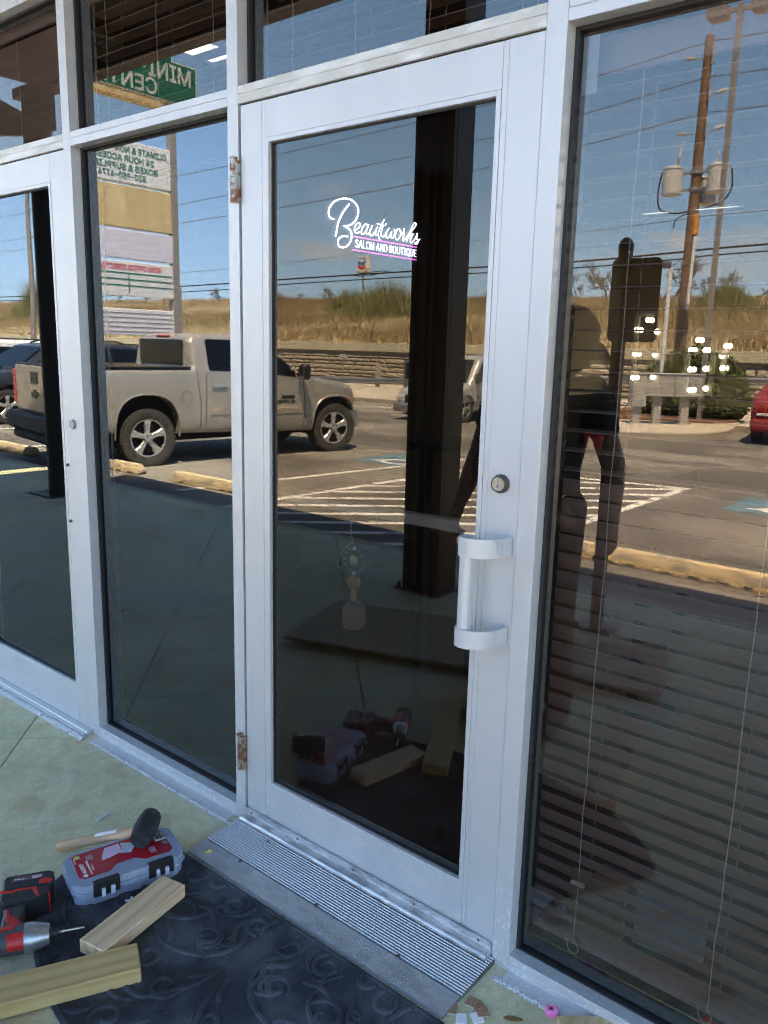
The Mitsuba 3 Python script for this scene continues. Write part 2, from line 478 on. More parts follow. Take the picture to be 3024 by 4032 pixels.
for z in (1.045, 0.833):
    put('bolt_stub', cyl_y((-0.975, 0.0035, z), [(0, 0), (0.006, 0), (0.0055, 0.008), (0.003, 0.009), (0, 0.0075)], 10), 'bronze', DOOR2)

# push bar and door chime behind the entrance door glass
put('push_bar', xz(extr_b([(0.030, 1.0485), (0.790, 1.0530), (0.790, 1.0890), (0.030, 1.0665)], 0.022, 0, 0.003)).apply_translation((0, 0.098, 0)), 'alu_dirty', DOOR)
mat('chime_black', (0.02, 0.022, 0.026), 0.35)
mat('twine', (0.36, 0.29, 0.17), 0.9)
mat('gourd', proc(lambda p, n, uv: mix((0.30, 0.16, 0.05), (0.46, 0.27, 0.10), fbm(p.x * 70, p.y * 70, p.z * 40, 3))), 0.5)
mat('clay_bell', proc(lambda p, n, uv: mix((0.16, 0.12, 0.10), (0.30, 0.24, 0.20), fbm(p.x * 40, p.y * 40, p.z * 40, 3))), 0.7)
CH = thing('door_chime', 'door chime of twine, black disc, little gourd and clay bell hanging inside the door glass', 'wind chime')
put('string', cat([tube([(0.353, 0.078, 1.06), (0.354, 0.078, 1.0), (0.357, 0.084, 0.965)], 0.0016, 6), tube(spline([(0.355, 0.083, 0.968), (0.325, 0.083, 0.945), (0.306, 0.084, 0.915), (0.298, 0.085, 0.89), (0.318, 0.086, 0.885)], 5), 0.0015, 6)]), 'twine', CH)
DS = put('disc', cyl_y((0.359, 0.096, 0.916), [(0, 0), (0.047, 0), (0.048, 0.004), (0.047, 0.010), (0.043, 0.0105), (0.042, 0.009), (0, 0.009)], 40), 'chime_black', CH, smooth=35)
put('hub', cyl_y((0.359, 0.087, 0.916), [(0, 0), (0.016, 0), (0.015, 0.003), (0.004, 0.004), (0, 0.006)], 20), 'nickel', DS, smooth=35)
put('rivet_ring', cat([cyl_y((0.359 + 0.035 * math.sin(a), 0.087, 0.916 + 0.035 * math.cos(a)), [(0.0022, 0), (0.0042, 0.001), (0.0030, 0.002)], 10) for a in np.arange(12) * PI / 6]), 'alu_return', DS)
for z in (0.952, 0.880):
    put('button', sphere((0.361, 0.086, z), 0.0062, 2, (1, .6, 1)), 'white_plastic', DS, smooth=True)
put('gourd', cat([sphere((0.357, 0.09, 0.853), 0.0205, 3, (1, .9, 1)), lathe([(0.006, 0.80), (0.010, 0.808), (0.0065, 0.815), (0.010, 0.823), (0.007, 0.83), (0.012, 0.838)], 14).apply_translation((0.358, 0.09, 0))]), 'gourd', CH, smooth=50)
put('bell', lathe([(0.0, 0.722), (0.028, 0.722), (0.033, 0.735), (0.035, 0.762), (0.031, 0.782), (0.02, 0.794), (0.006, 0.797), (0.006, 0.806), (0, 0.806)], 24).apply_translation((0.359, 0.09, 0)), 'clay_bell', CH, smooth=40)

# threshold ramp
def ramp():
    prof = [(0.02, 0.0), (0.02, 0.0165), (-0.002, 0.0165), (-0.152, 0.0085), (-0.154, 0.0110), (-0.222, 0.0055), (-0.226, 0.0)]
    return xform(extr(Polygon(prof), 0.938), [[0, 0, 1, -0.0135], [1, 0, 0, 0], [0, 1, 0, 0], [0, 0, 0, 1]])


mat('rib_bright', (0.80, 0.80, 0.80), 0.4, 0.2)
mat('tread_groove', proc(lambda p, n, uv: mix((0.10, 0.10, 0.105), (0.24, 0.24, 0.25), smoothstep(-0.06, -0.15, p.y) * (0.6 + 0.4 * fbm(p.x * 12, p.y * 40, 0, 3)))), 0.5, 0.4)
TH = tag(put('threshold_ramp', ramp(), 'tread_groove'), 'ribbed aluminium threshold ramp sloping out from under the entrance door', 'threshold')
for i in range(17):
    y_ = -0.006 - 0.0086 * i
    z_ = 0.0163 - 0.0533 * (-y_ - 0.002)
    rb = box(-0.013, 0.924, y_ - 0.0014, y_ + 0.0014, z_ - 0.001, z_ + 0.0030, 0.0006)
    put('rib', rb, 'rib_bright', TH)
put('lip', xform(extr(Polygon([(-0.1545, 0.0108), (-0.221, 0.0060), (-0.2215, 0.0075), (-0.1545, 0.0128)]), 0.936), [[0, 0, 1, -0.0125], [1, 0, 0, 0], [0, 1, 0, 0], [0, 0, 0, 1]]), 'alu_tread', TH)
for x, y in ((0.151, -0.157), (0.145, -0.046), (0.451, -0.150), (0.735, -0.150)):
    put('ramp_screw', lathe([(0, 0), (0.006, 0), (0.005, 0.0022), (0, 0.0026)], 12).apply_translation((x, y, 0.0195 - 0.053 * (-y) if y > -0.15 else 0.0125)), 'screw', TH)
put('threshold_tread', cat([box(-1.80, -0.905, -0.036, 0.0, 0, 0.010, 0.002), box(-1.80, -0.905, 0.0, 0.05, 0, 0.012)]), 'alu', FR)

# ------------------------------------------------------------------ building shell and room
mat('stucco', proc(lambda p, n, uv: mix((0.34, 0.29, 0.23), (0.44, 0.39, 0.32), fbm(p.x * 3, p.y * 3, p.z * 3, 4))), 0.9)
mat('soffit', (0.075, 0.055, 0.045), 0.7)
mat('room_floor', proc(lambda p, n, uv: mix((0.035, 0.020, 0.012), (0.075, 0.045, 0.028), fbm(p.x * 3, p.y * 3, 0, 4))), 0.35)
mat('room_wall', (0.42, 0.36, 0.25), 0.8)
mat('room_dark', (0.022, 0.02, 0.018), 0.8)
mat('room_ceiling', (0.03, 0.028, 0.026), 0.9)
SH = thing('shop_building', 'single storey shop building above and behind the storefront with a flat roof', 'building')
put('wall', cat([box(-2.98, 2.346, 0.0, 0.14, TB + 0.046, 3.78), box(2.347, 12.0, 0.0, 0.14, 0.0, 3.78), box(-14.0, -2.981, 0.0, 0.14, 0.0, 3.78)]), 'stucco', SH)
put('roof', box(-14.0, 12.0, 0.02, 9.0, 3.781, 4.15), 'stucco', SH)
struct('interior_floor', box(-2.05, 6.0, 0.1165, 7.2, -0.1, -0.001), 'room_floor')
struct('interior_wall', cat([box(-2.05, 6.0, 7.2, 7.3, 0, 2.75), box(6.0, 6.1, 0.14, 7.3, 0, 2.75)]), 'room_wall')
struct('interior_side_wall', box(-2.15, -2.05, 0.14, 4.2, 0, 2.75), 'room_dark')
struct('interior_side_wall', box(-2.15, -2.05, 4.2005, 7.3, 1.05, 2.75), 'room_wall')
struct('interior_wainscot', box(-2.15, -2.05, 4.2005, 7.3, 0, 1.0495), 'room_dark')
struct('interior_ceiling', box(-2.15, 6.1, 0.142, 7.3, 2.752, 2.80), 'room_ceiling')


def troffer(x0, x1, y0, y1, lab, e_=0.16):
    k = thing('ceiling_light', lab, 'ceiling light')
    put('frame', cat([box(x0 - .03, x1 + .03, y0 - .03, y0, 2.735, 2.752), box(x0 - .03, x1 + .03, y1, y1 + .03, 2.735, 2.752), box(x0 - .03, x0, y0, y1, 2.735, 2.752), box(x1, x1 + .03, y0, y1, 2.735, 2.752)]), 'white_plastic', k)
    e = mikit.ply(trimesh.Trimesh([[x0, y0, 2.74], [x0, y1, 2.74], [x1, y1, 2.74], [x1, y0, 2.74]], [[0, 1, 2], [0, 2, 3]], process=False), 'm_white_plastic')
    e['emitter'] = emit((e_, 0.96 * e_, 0.88 * e_))
    putd('diffuser', e, k)


troffer(-1.36, -1.18, 0.86, 1.02, 'small lit ceiling panel just inside the fixed sidelight window')
troffer(-1.35, -1.12, 5.93, 5.97, 'short narrow ceiling light at the back of the shop, left one')
troffer(-0.88, -0.52, 5.93, 5.97, 'longer narrow ceiling light at the back of the shop, right one')
troffer(3.4, 4.6, 4.6, 5.8, 'large lit ceiling panel deep in the shop beyond the right window', 2.2)

# ------------------------------------------------------------------ blinds
mat('slat', proc(lambda p, n, uv: mix((0.15, 0.105, 0.088), (0.21, 0.155, 0.135), fbm(p.x * 6, p.y * 90, p.z * 90, 3))), 0.42)
mat('slat_trim', (0.25, 0.19, 0.185), 0.5)
mat('cord', (0.42, 0.38, 0.35), 0.9)


def slat_mesh(x0, x1, z, ang, w=0.050, y=0.100, t=0.0028):
    """front edge at (y, z); goes inwards and down by ang"""
    m = box(x0, x1, 0, w, -t, 0, 0.0007)
    c, s = math.cos(ang), math.sin(ang)
    return xform(m, [[1, 0, 0, 0], [0, c, s, y], [0, -s, c, z], [0, 0, 0, 1]])


def blind(label, x0, x1, zs, angs, cords, ztop, zrail=None, valance=None, cordz0=None):
    k = thing('window_blind', label, 'blind')
    for z, a in zip(zs, angs):
        put('slat', slat_mesh(x0, x1, z, a), 'slat', k)
    if zrail is not None:
        put('bottom_rail', cat([box(x0, x1, 0.102, 0.150, zrail - 0.012, zrail + 0.004, 0.003), box(x0, x1, 0.104, 0.148, zrail + 0.005, zrail + 0.009, 0.001), box(x0, x1, 0.104, 0.148, zrail + 0.010, zrail + 0.014, 0.001)]), 'slat_trim', k)
    if valance:
        put('valance', box(x0 - 0.003, x1 + 0.003, 0.085, 0.098, valance[0], valance[1], 0.002), 'slat_trim', k)
    z0 = min(zs) - 0.03 if cordz0 is None else cordz0
    for x in cords:
        r_ = np.random.default_rng(int(abs(x) * 1000))
        for yy, rr in ((0.0975, 0.0011), (0.1525, 0.0009)):
            n = 24
            zz = np.linspace(z0, ztop, n)
            put('cord', tube(np.c_[x + (0 if yy < .1 else .006) + 0.0012 * r_.standard_normal(n), np.full(n, yy), zz], rr, 5), 'cord', k)
    return k


up = [1.242 + 0.0437 * i for i in range(20)]
lo = [1.222 - 0.0427 * i for i in range(26)]
BL = blind('dark brown wood slat blind behind the right window, upper slats open and lower slats shut', 0.952, 2.28, up + lo, [-0.03] * 20 + [1.02 + 0.10 * math.sin(1.7 * i) * 0.4 for i in range(26)], (1.083, 1.405, 1.73, 2.05), 2.09, 0.088, (2.045, 2.118), 0.085)
for x in (1.085, 1.402):
    put('cord_tail', tube(spline([(x, 0.0965, 0.10), (x + .012, .0965, .075), (x + .004, .094, .062), (x - .012, .094, .068), (x - .02, .096, .095)], 5), 0.0012, 5), 'cord', BL)
blind('open dark slat blind behind the pane above the fixed sidelight', -0.842, -0.058, [2.20 + 0.0437 * i for i in range(9)], [0.0] * 9, (-0.764, -0.492, -0.222), 2.61, None, (2.575, 2.612), 2.176)
blind('open dark slat blind behind the pane above the entrance door', 0.0, 0.906, [2.204 + 0.0430 * i for i in range(9)], [0.0] * 9, (0.102, 0.323, 0.553, 0.80), 2.61, None, (2.575, 2.612), 2.176)
blind('shut brown slat blind behind the leftmost upper pane', -1.805, -0.905, [2.215 + 0.0437 * i for i in range(9)], [1.05] * 9, (-1.63, -1.345, -1.0), 2.61, 2.19, (2.57, 2.613), 2.176)
blind('dark slat blind drawn up to the head of the fixed sidelight', -0.842, -0.058, [2.055], [0.05], (), 2.12, 2.035, (2.03, 2.124))

# ------------------------------------------------------------------ neon script sign on the inner side wall
PTS = {}
def nz(u, v):
    """sign plane: (metres along the wall, metres up) from the sign's lower left corner"""
    return (-2.0, 2.46 + u, 2.13 + v)


NEON = thing('neon_sign', 'lit white script sign with pink lines on a clear back, inside beyond the door', 'neon sign')
STROKES = \
[[(2.519,2.303),(2.486,2.305),(2.467,2.329),(2.474,2.365),(2.509,2.404),(2.562,2.431),(2.623,2.445),(2.678,2.446),(2.729,2.428),(2.756,2.395),(2.75,2.351),(2.72,2.311),(2.67,2.283),(2.617,2.273)],[(2.617,2.273),(2.651,2.265),(2.683,2.248),(2.693,2.22),(2.685,2.186),(2.654,2.151),(2.611,2.135),(2.574,2.139),(2.558,2.161),(2.57,2.188),(2.603,2.205),(2.653,2.21)],[(2.664,2.416),(2.612,2.364),(2.571,2.308),(2.55,2.258),(2.542,2.218),(2.533,2.197)],[(2.721,2.255),(2.759,2.275),(2.779,2.3),(2.764,2.31),(2.739,2.297),(2.721,2.271),(2.724,2.247),(2.747,2.242),(2.779,2.256)],[(2.856,2.303),(2.836,2.313),(2.81,2.294),(2.791,2.263),(2.798,2.242),(2.824,2.251),(2.853,2.287),(2.865,2.313)],[(2.865,2.309),(2.843,2.269),(2.849,2.249),(2.87,2.256),(2.905,2.311)],[(2.902,2.307),(2.877,2.265),(2.891,2.242),(2.917,2.253),(2.943,2.285),(2.957,2.307)],[(2.954,2.303),(2.94,2.272),(2.944,2.254),(2.964,2.252)],[(3.032,2.367),(2.996,2.316),(2.971,2.268),(2.979,2.235),(2.989,2.226)],[(2.955,2.328),(3.034,2.325)],[(3.017,2.315),(2.998,2.271),(3.005,2.251),(3.033,2.254),(3.053,2.277),(3.086,2.315)],[(3.057,2.343),(3.044,2.328)],[(3.086,2.315),(3.053,2.273),(3.061,2.249),(3.089,2.256),(3.115,2.293)],[(3.115,2.293),(3.106,2.262),(3.131,2.254),(3.151,2.284),(3.157,2.306),(3.143,2.311)],[(3.215,2.304),(3.196,2.323),(3.172,2.308),(3.159,2.272),(3.169,2.248),(3.192,2.252),(3.216,2.279),(3.218,2.309),(3.2,2.324)],[(3.213,2.278),(3.248,2.304),(3.257,2.335),(3.253,2.313),(3.263,2.297),(3.244,2.265),(3.254,2.246)],[(3.254,2.246),(3.297,2.284),(3.368,2.344),(3.397,2.376),(3.378,2.387),(3.346,2.346),(3.304,2.28),(3.288,2.243)],[(3.294,2.262),(3.348,2.307),(3.363,2.302),(3.336,2.273),(3.336,2.251),(3.351,2.244),(3.394,2.281),(3.415,2.319)],[(3.414,2.314),(3.41,2.283),(3.428,2.263),(3.412,2.241),(3.387,2.243),(3.407,2.254),(3.448,2.281)]]
mat('neon_core', (0.8, 0.8, 0.8), 0.4)


def lit(mesh, rgb, smooth=True):
    e = mikit.ply(mesh, 'm_neon_core', smooth=smooth)
    e['emitter'] = emit(rgb)
    return e


WX = -2.0
tubes = [tube(np.array([(WX, y, z) for y, z in spline(s, 4)]), 0.0054 if i < 3 else 0.0041, 6) for i, s in enumerate(STROKES)]
putd('script_tube', lit(cat(tubes), (0.36, 0.38, 0.46)), NEON)
putd('pink_bar', lit(tube([(WX, 2.709, 2.217), (WX, 3.413, 2.219)], 0.0052, 6), (0.13, 0.012, 0.10)), NEON)
putd('pink_bar', lit(tube([(WX, 2.705, 2.130), (WX, 3.410, 2.130)], 0.0052, 6), (0.13, 0.012, 0.10)), NEON)
tx = text('SALON AND BOUTIQUE', 0.051, 0.004, False)
tx.apply_scale([0.680 / (tx.bounds[1, 0] - tx.bounds[0, 0]), 1, 1])
tx = xform(tx, [[0, 0, 1, WX], [1, 0, 0, 3.068], [0, 1, 0, 2.175], [0, 0, 0, 1]])
putd('small_lettering', lit(tx, (0.22, 0.23, 0.33), False), NEON)
glass('clear_sheet', 1.30, (0.9, 0.9, 0.9), (0.97, 0.97, 0.98))
bp = Polygon([(2.43, 2.336), (2.467, 2.41), (2.616, 2.466), (2.747, 2.474), (2.801, 2.386), (2.802, 2.329), (3.328, 2.404), (3.484, 2.327), (3.491, 2.212), (3.465, 2.111), (2.706, 2.108), (2.544, 2.116), (2.506, 2.19)])
bt = trimesh.creation.triangulate_polygon(bp, engine='earcut')
put('clear_backing', trimesh.Trimesh(np.c_[np.full(len(bt[0]), WX - 0.012), bt[0]], bt[1], process=False), 'clear_sheet', NEON)

# mirrors with bulbs along the back wall of the shop, counter and things on it
mat('mirror_frame', (0.30, 0.28, 0.24), 0.4)
scene['m_mirror'] = {'type': 'twosided', 'bsdf': {'type': 'conductor', 'material': 'Ag', 'specular_reflectance': {'type': 'rgb', 'value': [0.75, 0.75, 0.75]}}}


def back(x, z, y=2.0, Y=6.8):
    """a point seen from the window at depth y, at its true depth Y"""
    k = (Y - CAM[1]) / (y - CAM[1])
    return CAM[0] + (x - CAM[0]) * k, CAM[2] + (z - CAM[2]) * k


def vanity(lab, x0, x1, z0, z1, bulbs):
    k = thing('vanity_mirror', lab, 'mirror', 'lit mirrors along the back wall')
    y = 6.86
    put('glass', box(x0 + .05, x1 - .05, y - .006, y, z0 + .05, z1 - .05), 'mirror', k)
    put('frame', cat([box(x0, x0 + .05, y - .03, y + .01, z0, z1), box(x1 - .05, x1, y - .03, y + .01, z0, z1), box(x0 + .05, x1 - .05, y - .03, y + .01, z0, z0 + .05), box(x0 + .05, x1 - .05, y - .03, y + .01, z1 - .05, z1)]), 'mirror_frame', k)
    for bx, bz in bulbs:
        put_b(k, bx, y - .06, bz)


def put_b(k, x, y, z):
    e = mikit.ply(sphere((x, y, z), 0.029, 2), 'm_neon_core', smooth=True)
    e['emitter'] = emit((0.30, 0.26, 0.18))
    putd('bulb', e, k)


ba = [back(*q) for q in ((-.004, 1.618), (-.004, 1.488), (-.004, 1.355))]
bb = [back(*q) for q in ((.323, 1.600), (.323, 1.494), (.323, 1.390), (.413, 1.592), (.413, 1.494), (.413, 1.396), (.369, 1.642))]
bc = [back(*q) for q in ((.569, 1.517), (.630, 1.517), (.574, 1.435), (.637, 1.441), (.582, 1.348), (.646, 1.358), (.595, 1.559))]
bd = [back(*q) for q in ((.713, 1.536), (.699, 1.495), (.707, 1.446))]
vanity('bulb framed mirror at the back of the shop, farthest left one', ba[0][0] - .75, ba[0][0] + .05, 1.05, 1.90, ba)
vanity('bulb framed mirror at the back of the shop with two close bulb columns', bb[0][0] - .05, bb[3][0] + .05, 1.14, 1.92, bb)
vanity('bulb framed mirror at the back of the shop, third from the left', bc[0][0] - .07, bc[1][0] + .09, 1.06, 1.72, bc)
vanity('bulb framed mirror at the back of the shop, right-hand end', bd[0][0] - .05, bd[0][0] + .55, 1.25, 1.70, bd)
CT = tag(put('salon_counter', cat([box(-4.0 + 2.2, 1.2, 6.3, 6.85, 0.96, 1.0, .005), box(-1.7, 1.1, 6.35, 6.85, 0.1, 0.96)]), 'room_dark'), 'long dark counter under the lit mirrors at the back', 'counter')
mat('print_grey', (0.42, 0.45, 0.52), 0.5)
mat('red_cup', (0.42, 0.03, 0.03), 0.4)
CUP = thing('paper_cup', 'red and white cup standing inside, seen below the man’s chest in the window', 'cup')
put('cup', lathe([(0, 0), (0.030, 0), (0.040, 0.085), (0.037, 0.085), (0.03, 0.005), (0, 0.005)], 20).apply_translation((0.48, 1.3, 1.125)), 'red_cup', CUP, smooth=40)
DK = thing('work_table', 'narrow dark side table just behind the blind that carries the cup', 'table')
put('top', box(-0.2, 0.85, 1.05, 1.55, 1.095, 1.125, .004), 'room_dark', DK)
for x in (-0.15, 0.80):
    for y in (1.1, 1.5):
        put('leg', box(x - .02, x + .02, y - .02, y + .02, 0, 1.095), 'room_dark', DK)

# things lying at the foot of the right window, inside
mat('stone_block', proc(lambda p, n, uv: mix((0.15, 0.10, 0.06), (0.34, 0.25, 0.17), fbm(p.x * 22, p.y * 22, p.z * 22, 4))), 0.9)
mat('pale_panel', (0.40, 0.43, 0.50), 0.5)
mat('red_toy', (0.55, 0.03, 0.03), 0.4)
mat('dusty_ledge', proc(lambda p, n, uv: mix((0.035, 0.045, 0.07), (0.16, 0.17, 0.20), smoothstep(0.35, 0.7, fbm(p.x * 9, p.y * 14, p.z * 9, 4)))), 0.5)
struct('window_ledge', box(0.965, 2.28, 0.1165, 0.55, -0.02, 0.0125), 'dusty_ledge')
blk = box(-0.07, 0.07, -0.04, 0.04, 0, 0.145)
blk = blk.subdivide().subdivide().subdivide()
blk.vertices += 0.016 * (meshkit.fbm(blk.vertices * 30, 3)[:, None] - .5) * np.sign(blk.vertices)
tag(put('stone_block', xform(blk, rotz(0.25, (1.075, 0.25, 0.0128))), 'stone_block', smooth=40), 'rough brown stone block behind the blind at the window foot', 'stone')
tag(put('pale_board', xform(box(-0.085, 0.085, -0.006, 0.006, 0, 0.15), rotz(0.1, (1.245, 0.30, 0.0128))), 'pale_panel'), 'pale blue-grey board standing on the ledge right of the stone block', 'board')
tag(put('sample_card', xform(box(-.018, .018, -.018, .018, 0, .002), frame((1.035, 0.205, 0.158), (1, .4, -.1))), 'white_plastic'), 'small white card lying on top of the brown stone block, upper one', 'card')
toy = Polygon([(0.022 * (1.0 if i % 2 == 0 else 0.42) * math.cos(i * PI / 4), 0.022 * (1.0 if i % 2 == 0 else 0.42) * math.sin(i * PI / 4)) for i in range(8)]).buffer(0.004)
tag(put('toy_jack', xform(extr(toy, 0.012), rotz(0.3, (1.40, 0.14, 0.0128))), 'red_toy'), 'red plastic star-shaped piece on the ledge inside the right window', 'toy')
# ------------------------------------------------------------------ porch, lot, ground
LZ = -0.20


def f_conc(p, n, uv):
    big = fbm(p.x * 1.3 + 3, p.y * 1.3, 0, 4)
    fine = fbm(p.x * 40, p.y * 40, 0, 3)
    band = fbm((p.x - p.y) * 2.0, (p.x + p.y) * 14, 5, 3)
    c = mix((0.30, 0.345, 0.245), (0.40, 0.425, 0.315), smoothstep(0.25, 0.75, big))
    c = mix(c, (0.33, 0.385, 0.34), smoothstep(0.45, 0.8, fbm(p.x * 3.1, p.y * 2.4, 9, 3)))
    c = mix(c, (0.30, 0.235, 0.14), 0.55 * smoothstep(0.55, 0.8, fbm(p.x * 5 + 20, p.y * 5, 2, 4)))
    edge = smoothstep(-0.10, -0.03, p.y) * smoothstep(0.35, 0.6, fbm(p.x * 22, p.y * 22, 1, 3))
    c = mix(c, (0.42, 0.38, 0.33), 0.6 * edge)
    return c * mi.Color3f(1.30, 1.13, 0.93) * (1.02 + 0.30 * fine + 0.20 * (band - 0.5) + 0.25 * (noise(p.x * 260, p.y * 260, 0) - 0.5))


bump('concrete', proc(f_conc), lambda p, n, uv: 0.0006 * fbm(p.x * 120, p.y * 120, 0, 3), 1.0, 2e-3, 0.62)


def f_asph(p, n, uv):
    g = noise(p.x * 55, p.y * 55, 0)
    c = mix((0.100, 0.092, 0.082), (0.205, 0.188, 0.163), smoothstep(0.3, 0.72, fbm(p.x * 0.6, p.y * 0.6, 0, 5)))
    c = mix(c, (0.055, 0.052, 0.05), 0.7 * smoothstep(0.62, 0.78, fbm(p.x * 0.35 + 9, p.y * 1.5, 2, 4)))
    return c * (0.72 + 0.56 * g)


mat('asphalt', proc(f_asph), 0.85)
mat('curb_concrete', proc(lambda p, n, uv: mix((0.30, 0.265, 0.21), (0.46, 0.41, 0.33), fbm(p.x * 3, p.y * 3, p.z * 6, 4))), 0.85)
mat('joint_dark', (0.035, 0.035, 0.03), 0.95)
mat('paint_white', proc(lambda p, n, uv: mix((0.16, 0.15, 0.14), (0.72, 0.70, 0.64), smoothstep(0.25, 0.42, fbm(p.x * 14, p.y * 14, 0, 4)))), 0.7)
mat('paint_blue', proc(lambda p, n, uv: mix((0.12, 0.125, 0.125), (0.11, 0.20, 0.25), smoothstep(0.25, 0.5, fbm(p.x * 6, p.y * 6, 0, 4)))), 0.7)
mat('soil', proc(lambda p, n, uv: mix((0.22, 0.16, 0.08), (0.40, 0.31, 0.17), fbm(p.x * 0.8, p.y * 0.8, p.z * 2, 5))), 0.95)

# the porch slab is cut into diamonds by sawn joints: each cell is a slab of its own
mat('ground_far', (0.22, 0.18, 0.12), 0.95)
struct('ground', trimesh.Trimesh([[-500, -500, -0.9], [500, -500, -0.9], [500, 500, -0.9], [-500, 500, -0.9]], [[0, 1, 2], [0, 2, 3]], process=False), 'ground_far')
struct('porch_bed', box(-14, 12, -3.02, 0.115, -0.5, -0.008), 'joint_dark')
porch = sbox(-12.5, -3.05, 10.5, 0.10)
SP, GW = 1.44, 0.0035
cells = []
for i in range(-12, 12):
    for j in range(-12, 12):
        # x - y = -0.86 + SP*i ; x + y = -1.265 + SP*j
        a0, a1, b0, b1 = -0.86 + SP * i + GW, -0.86 + SP * (i + 1) - GW, -1.265 + SP * j + GW, -1.265 + SP * (j + 1) - GW
        q = Polygon([((a + b) / 2, (b - a) / 2) for a, b in ((a0, b0), (a1, b0), (a1, b1), (a0, b1))]).intersection(porch)
        if not q.is_empty and q.area > 0.002:
            cells.append((q.centroid.distance(Point(-1, -1)), q))
cells.sort(key=lambda c: c[0])
PV = 'porch_floor'
USED.add(PV)
labels[PV] = {'kind': 'structure'}
for _, q in cells:
    put('slab', extr(q, 0.03, -0.03), 'concrete', PV)
struct('curb_face', box(-14, 12, -3.175, -3.052, -0.6, -0.004, 0.02), 'curb_concrete')
struct('parking_lot', box(-75, 14, -17.4, -3.1751, -0.7, LZ), 'asphalt')


def paint(poly, m, nm):
    k = put(nm, extr(poly, 0.004, LZ), m)
    labels[k] = {'kind': 'structure'}
    return k


def stroke(pts, w):
    return LineString(pts).buffer(w / 2, cap_style=2, join_style=2)


# hatched aisle: outline and bars
HT_ = Polygon([(-4.78, -3.3), (-1.70, -3.3), (-1.69, -8.74), (-4.52, -8.22)])
hatch = []
for k in range(14):
    c = -5.55 - 0.585 * k
    q = LineString([(-6.2, c + 0.93 * 6.2), (-0.5, c + 0.93 * 0.5)]).buffer(0.05, cap_style=2).intersection(HT_)
    if not q.is_empty:
        hatch.append(q)
for s in hatch:
    paint(s, 'paint_white', 'hatch_bar')
paint(stroke([(-4.78, -3.4), (-4.52, -8.22), (-1.69, -8.74), (-1.70, -3.4)], 0.10), 'paint_white', 'hatch_outline')
for cx, cy, s in ((-5.66, -8.08, 1.0), (-0.30, -8.2, 1.0)):
    k = paint(sbox(cx - .62, cy - .55, cx + .62, cy + .55), 'paint_blue', 'blue_marking')
    sym = stroke(spline([(-.12, -.02), (-.20, -.12), (-.16, -.28), (0, -.34), (.15, -.28), (.19, -.14)], 6), .06).union(stroke([(-.08, .22), (-.06, -.04), (.14, -.04), (.24, -.26), (.32, -.24)], .06)).union(stroke([(-.07, .1), (.10, .1)], .05)).union(Point(-.08, .33).buffer(.07))
    sym = affinity.translate(affinity.rotate(affinity.scale(sym, 1.25, 1.25, origin=(0, 0)), 180, origin=(0, 0)), cx, cy)
    kk = put('wheelchair_marking', extr(sym, 0.004, LZ + 0.004), 'paint_white')
    labels[kk] = {'kind': 'structure'}
for x in (-13.7, -8.6 - 2.2 + 0.0, -5.9):
    paint(stroke([(x, -4.0), (x + 0.75, -8.9)], 0.09), 'paint_white', 'parking_line')
paint(stroke([(-14.6, -15.9), (-12.2, -16.3)], 0.1), 'paint_white', 'parking_line')

# far side: kerb, pavement, street
struct('far_kerb', box(-75, -7.7, -17.62, -17.42, -0.6, -0.07, 0.02), 'curb_concrete')
struct('far_pavement', box(-75, 14, -25.4, -17.63, -0.6, -0.085), 'curb_concrete')
isl = Polygon(spline([(-7.6, -13.55), (-5.5, -13.62), (-4.5, -13.85), (-3.75, -14.4), (-3.4, -15.2), (-3.38, -16.2), (-3.75, -18.0), (-4.3, -20.4), (-7.6, -20.4)], 5, closed=True))
struct('island_kerb', extr_b(isl.simplify(0.01), 0.16, LZ, 0.02), 'curb_concrete')
mat('mulch', proc(lambda p, n, uv: mix((0.07, 0.035, 0.02), (0.26, 0.14, 0.08), noise(p.x * 30, p.y * 30, p.z * 30))), 0.95)
bed = Polygon([(-7.2, -17.3), (-6.1, -16.7), (-5.0, -17.1), (-4.2, -17.3), (-3.95, -18.0), (-4.5, -20.2), (-7.2, -20.2)]).buffer(0.15)
mm = extr(bed, 0.05, -0.045)
struct('mulch_bed', mm, 'mulch')

# wheel stops
mat('stop_yellow', proc(lambda p, n, uv: mix((0.30, 0.26, 0.21), (0.58, 0.46, 0.27), smoothstep(0.30, 0.52, fbm(p.x * 7, p.y * 12, p.z * 16, 4)))), 0.85)
mat('stop_base', proc(lambda p, n, uv: mix((0.05, 0.045, 0.04), (0.42, 0.32, 0.17), smoothstep(0.4, 0.55, fbm(p.x * 12, p.y * 12, p.z * 22, 4)))), 0.9)


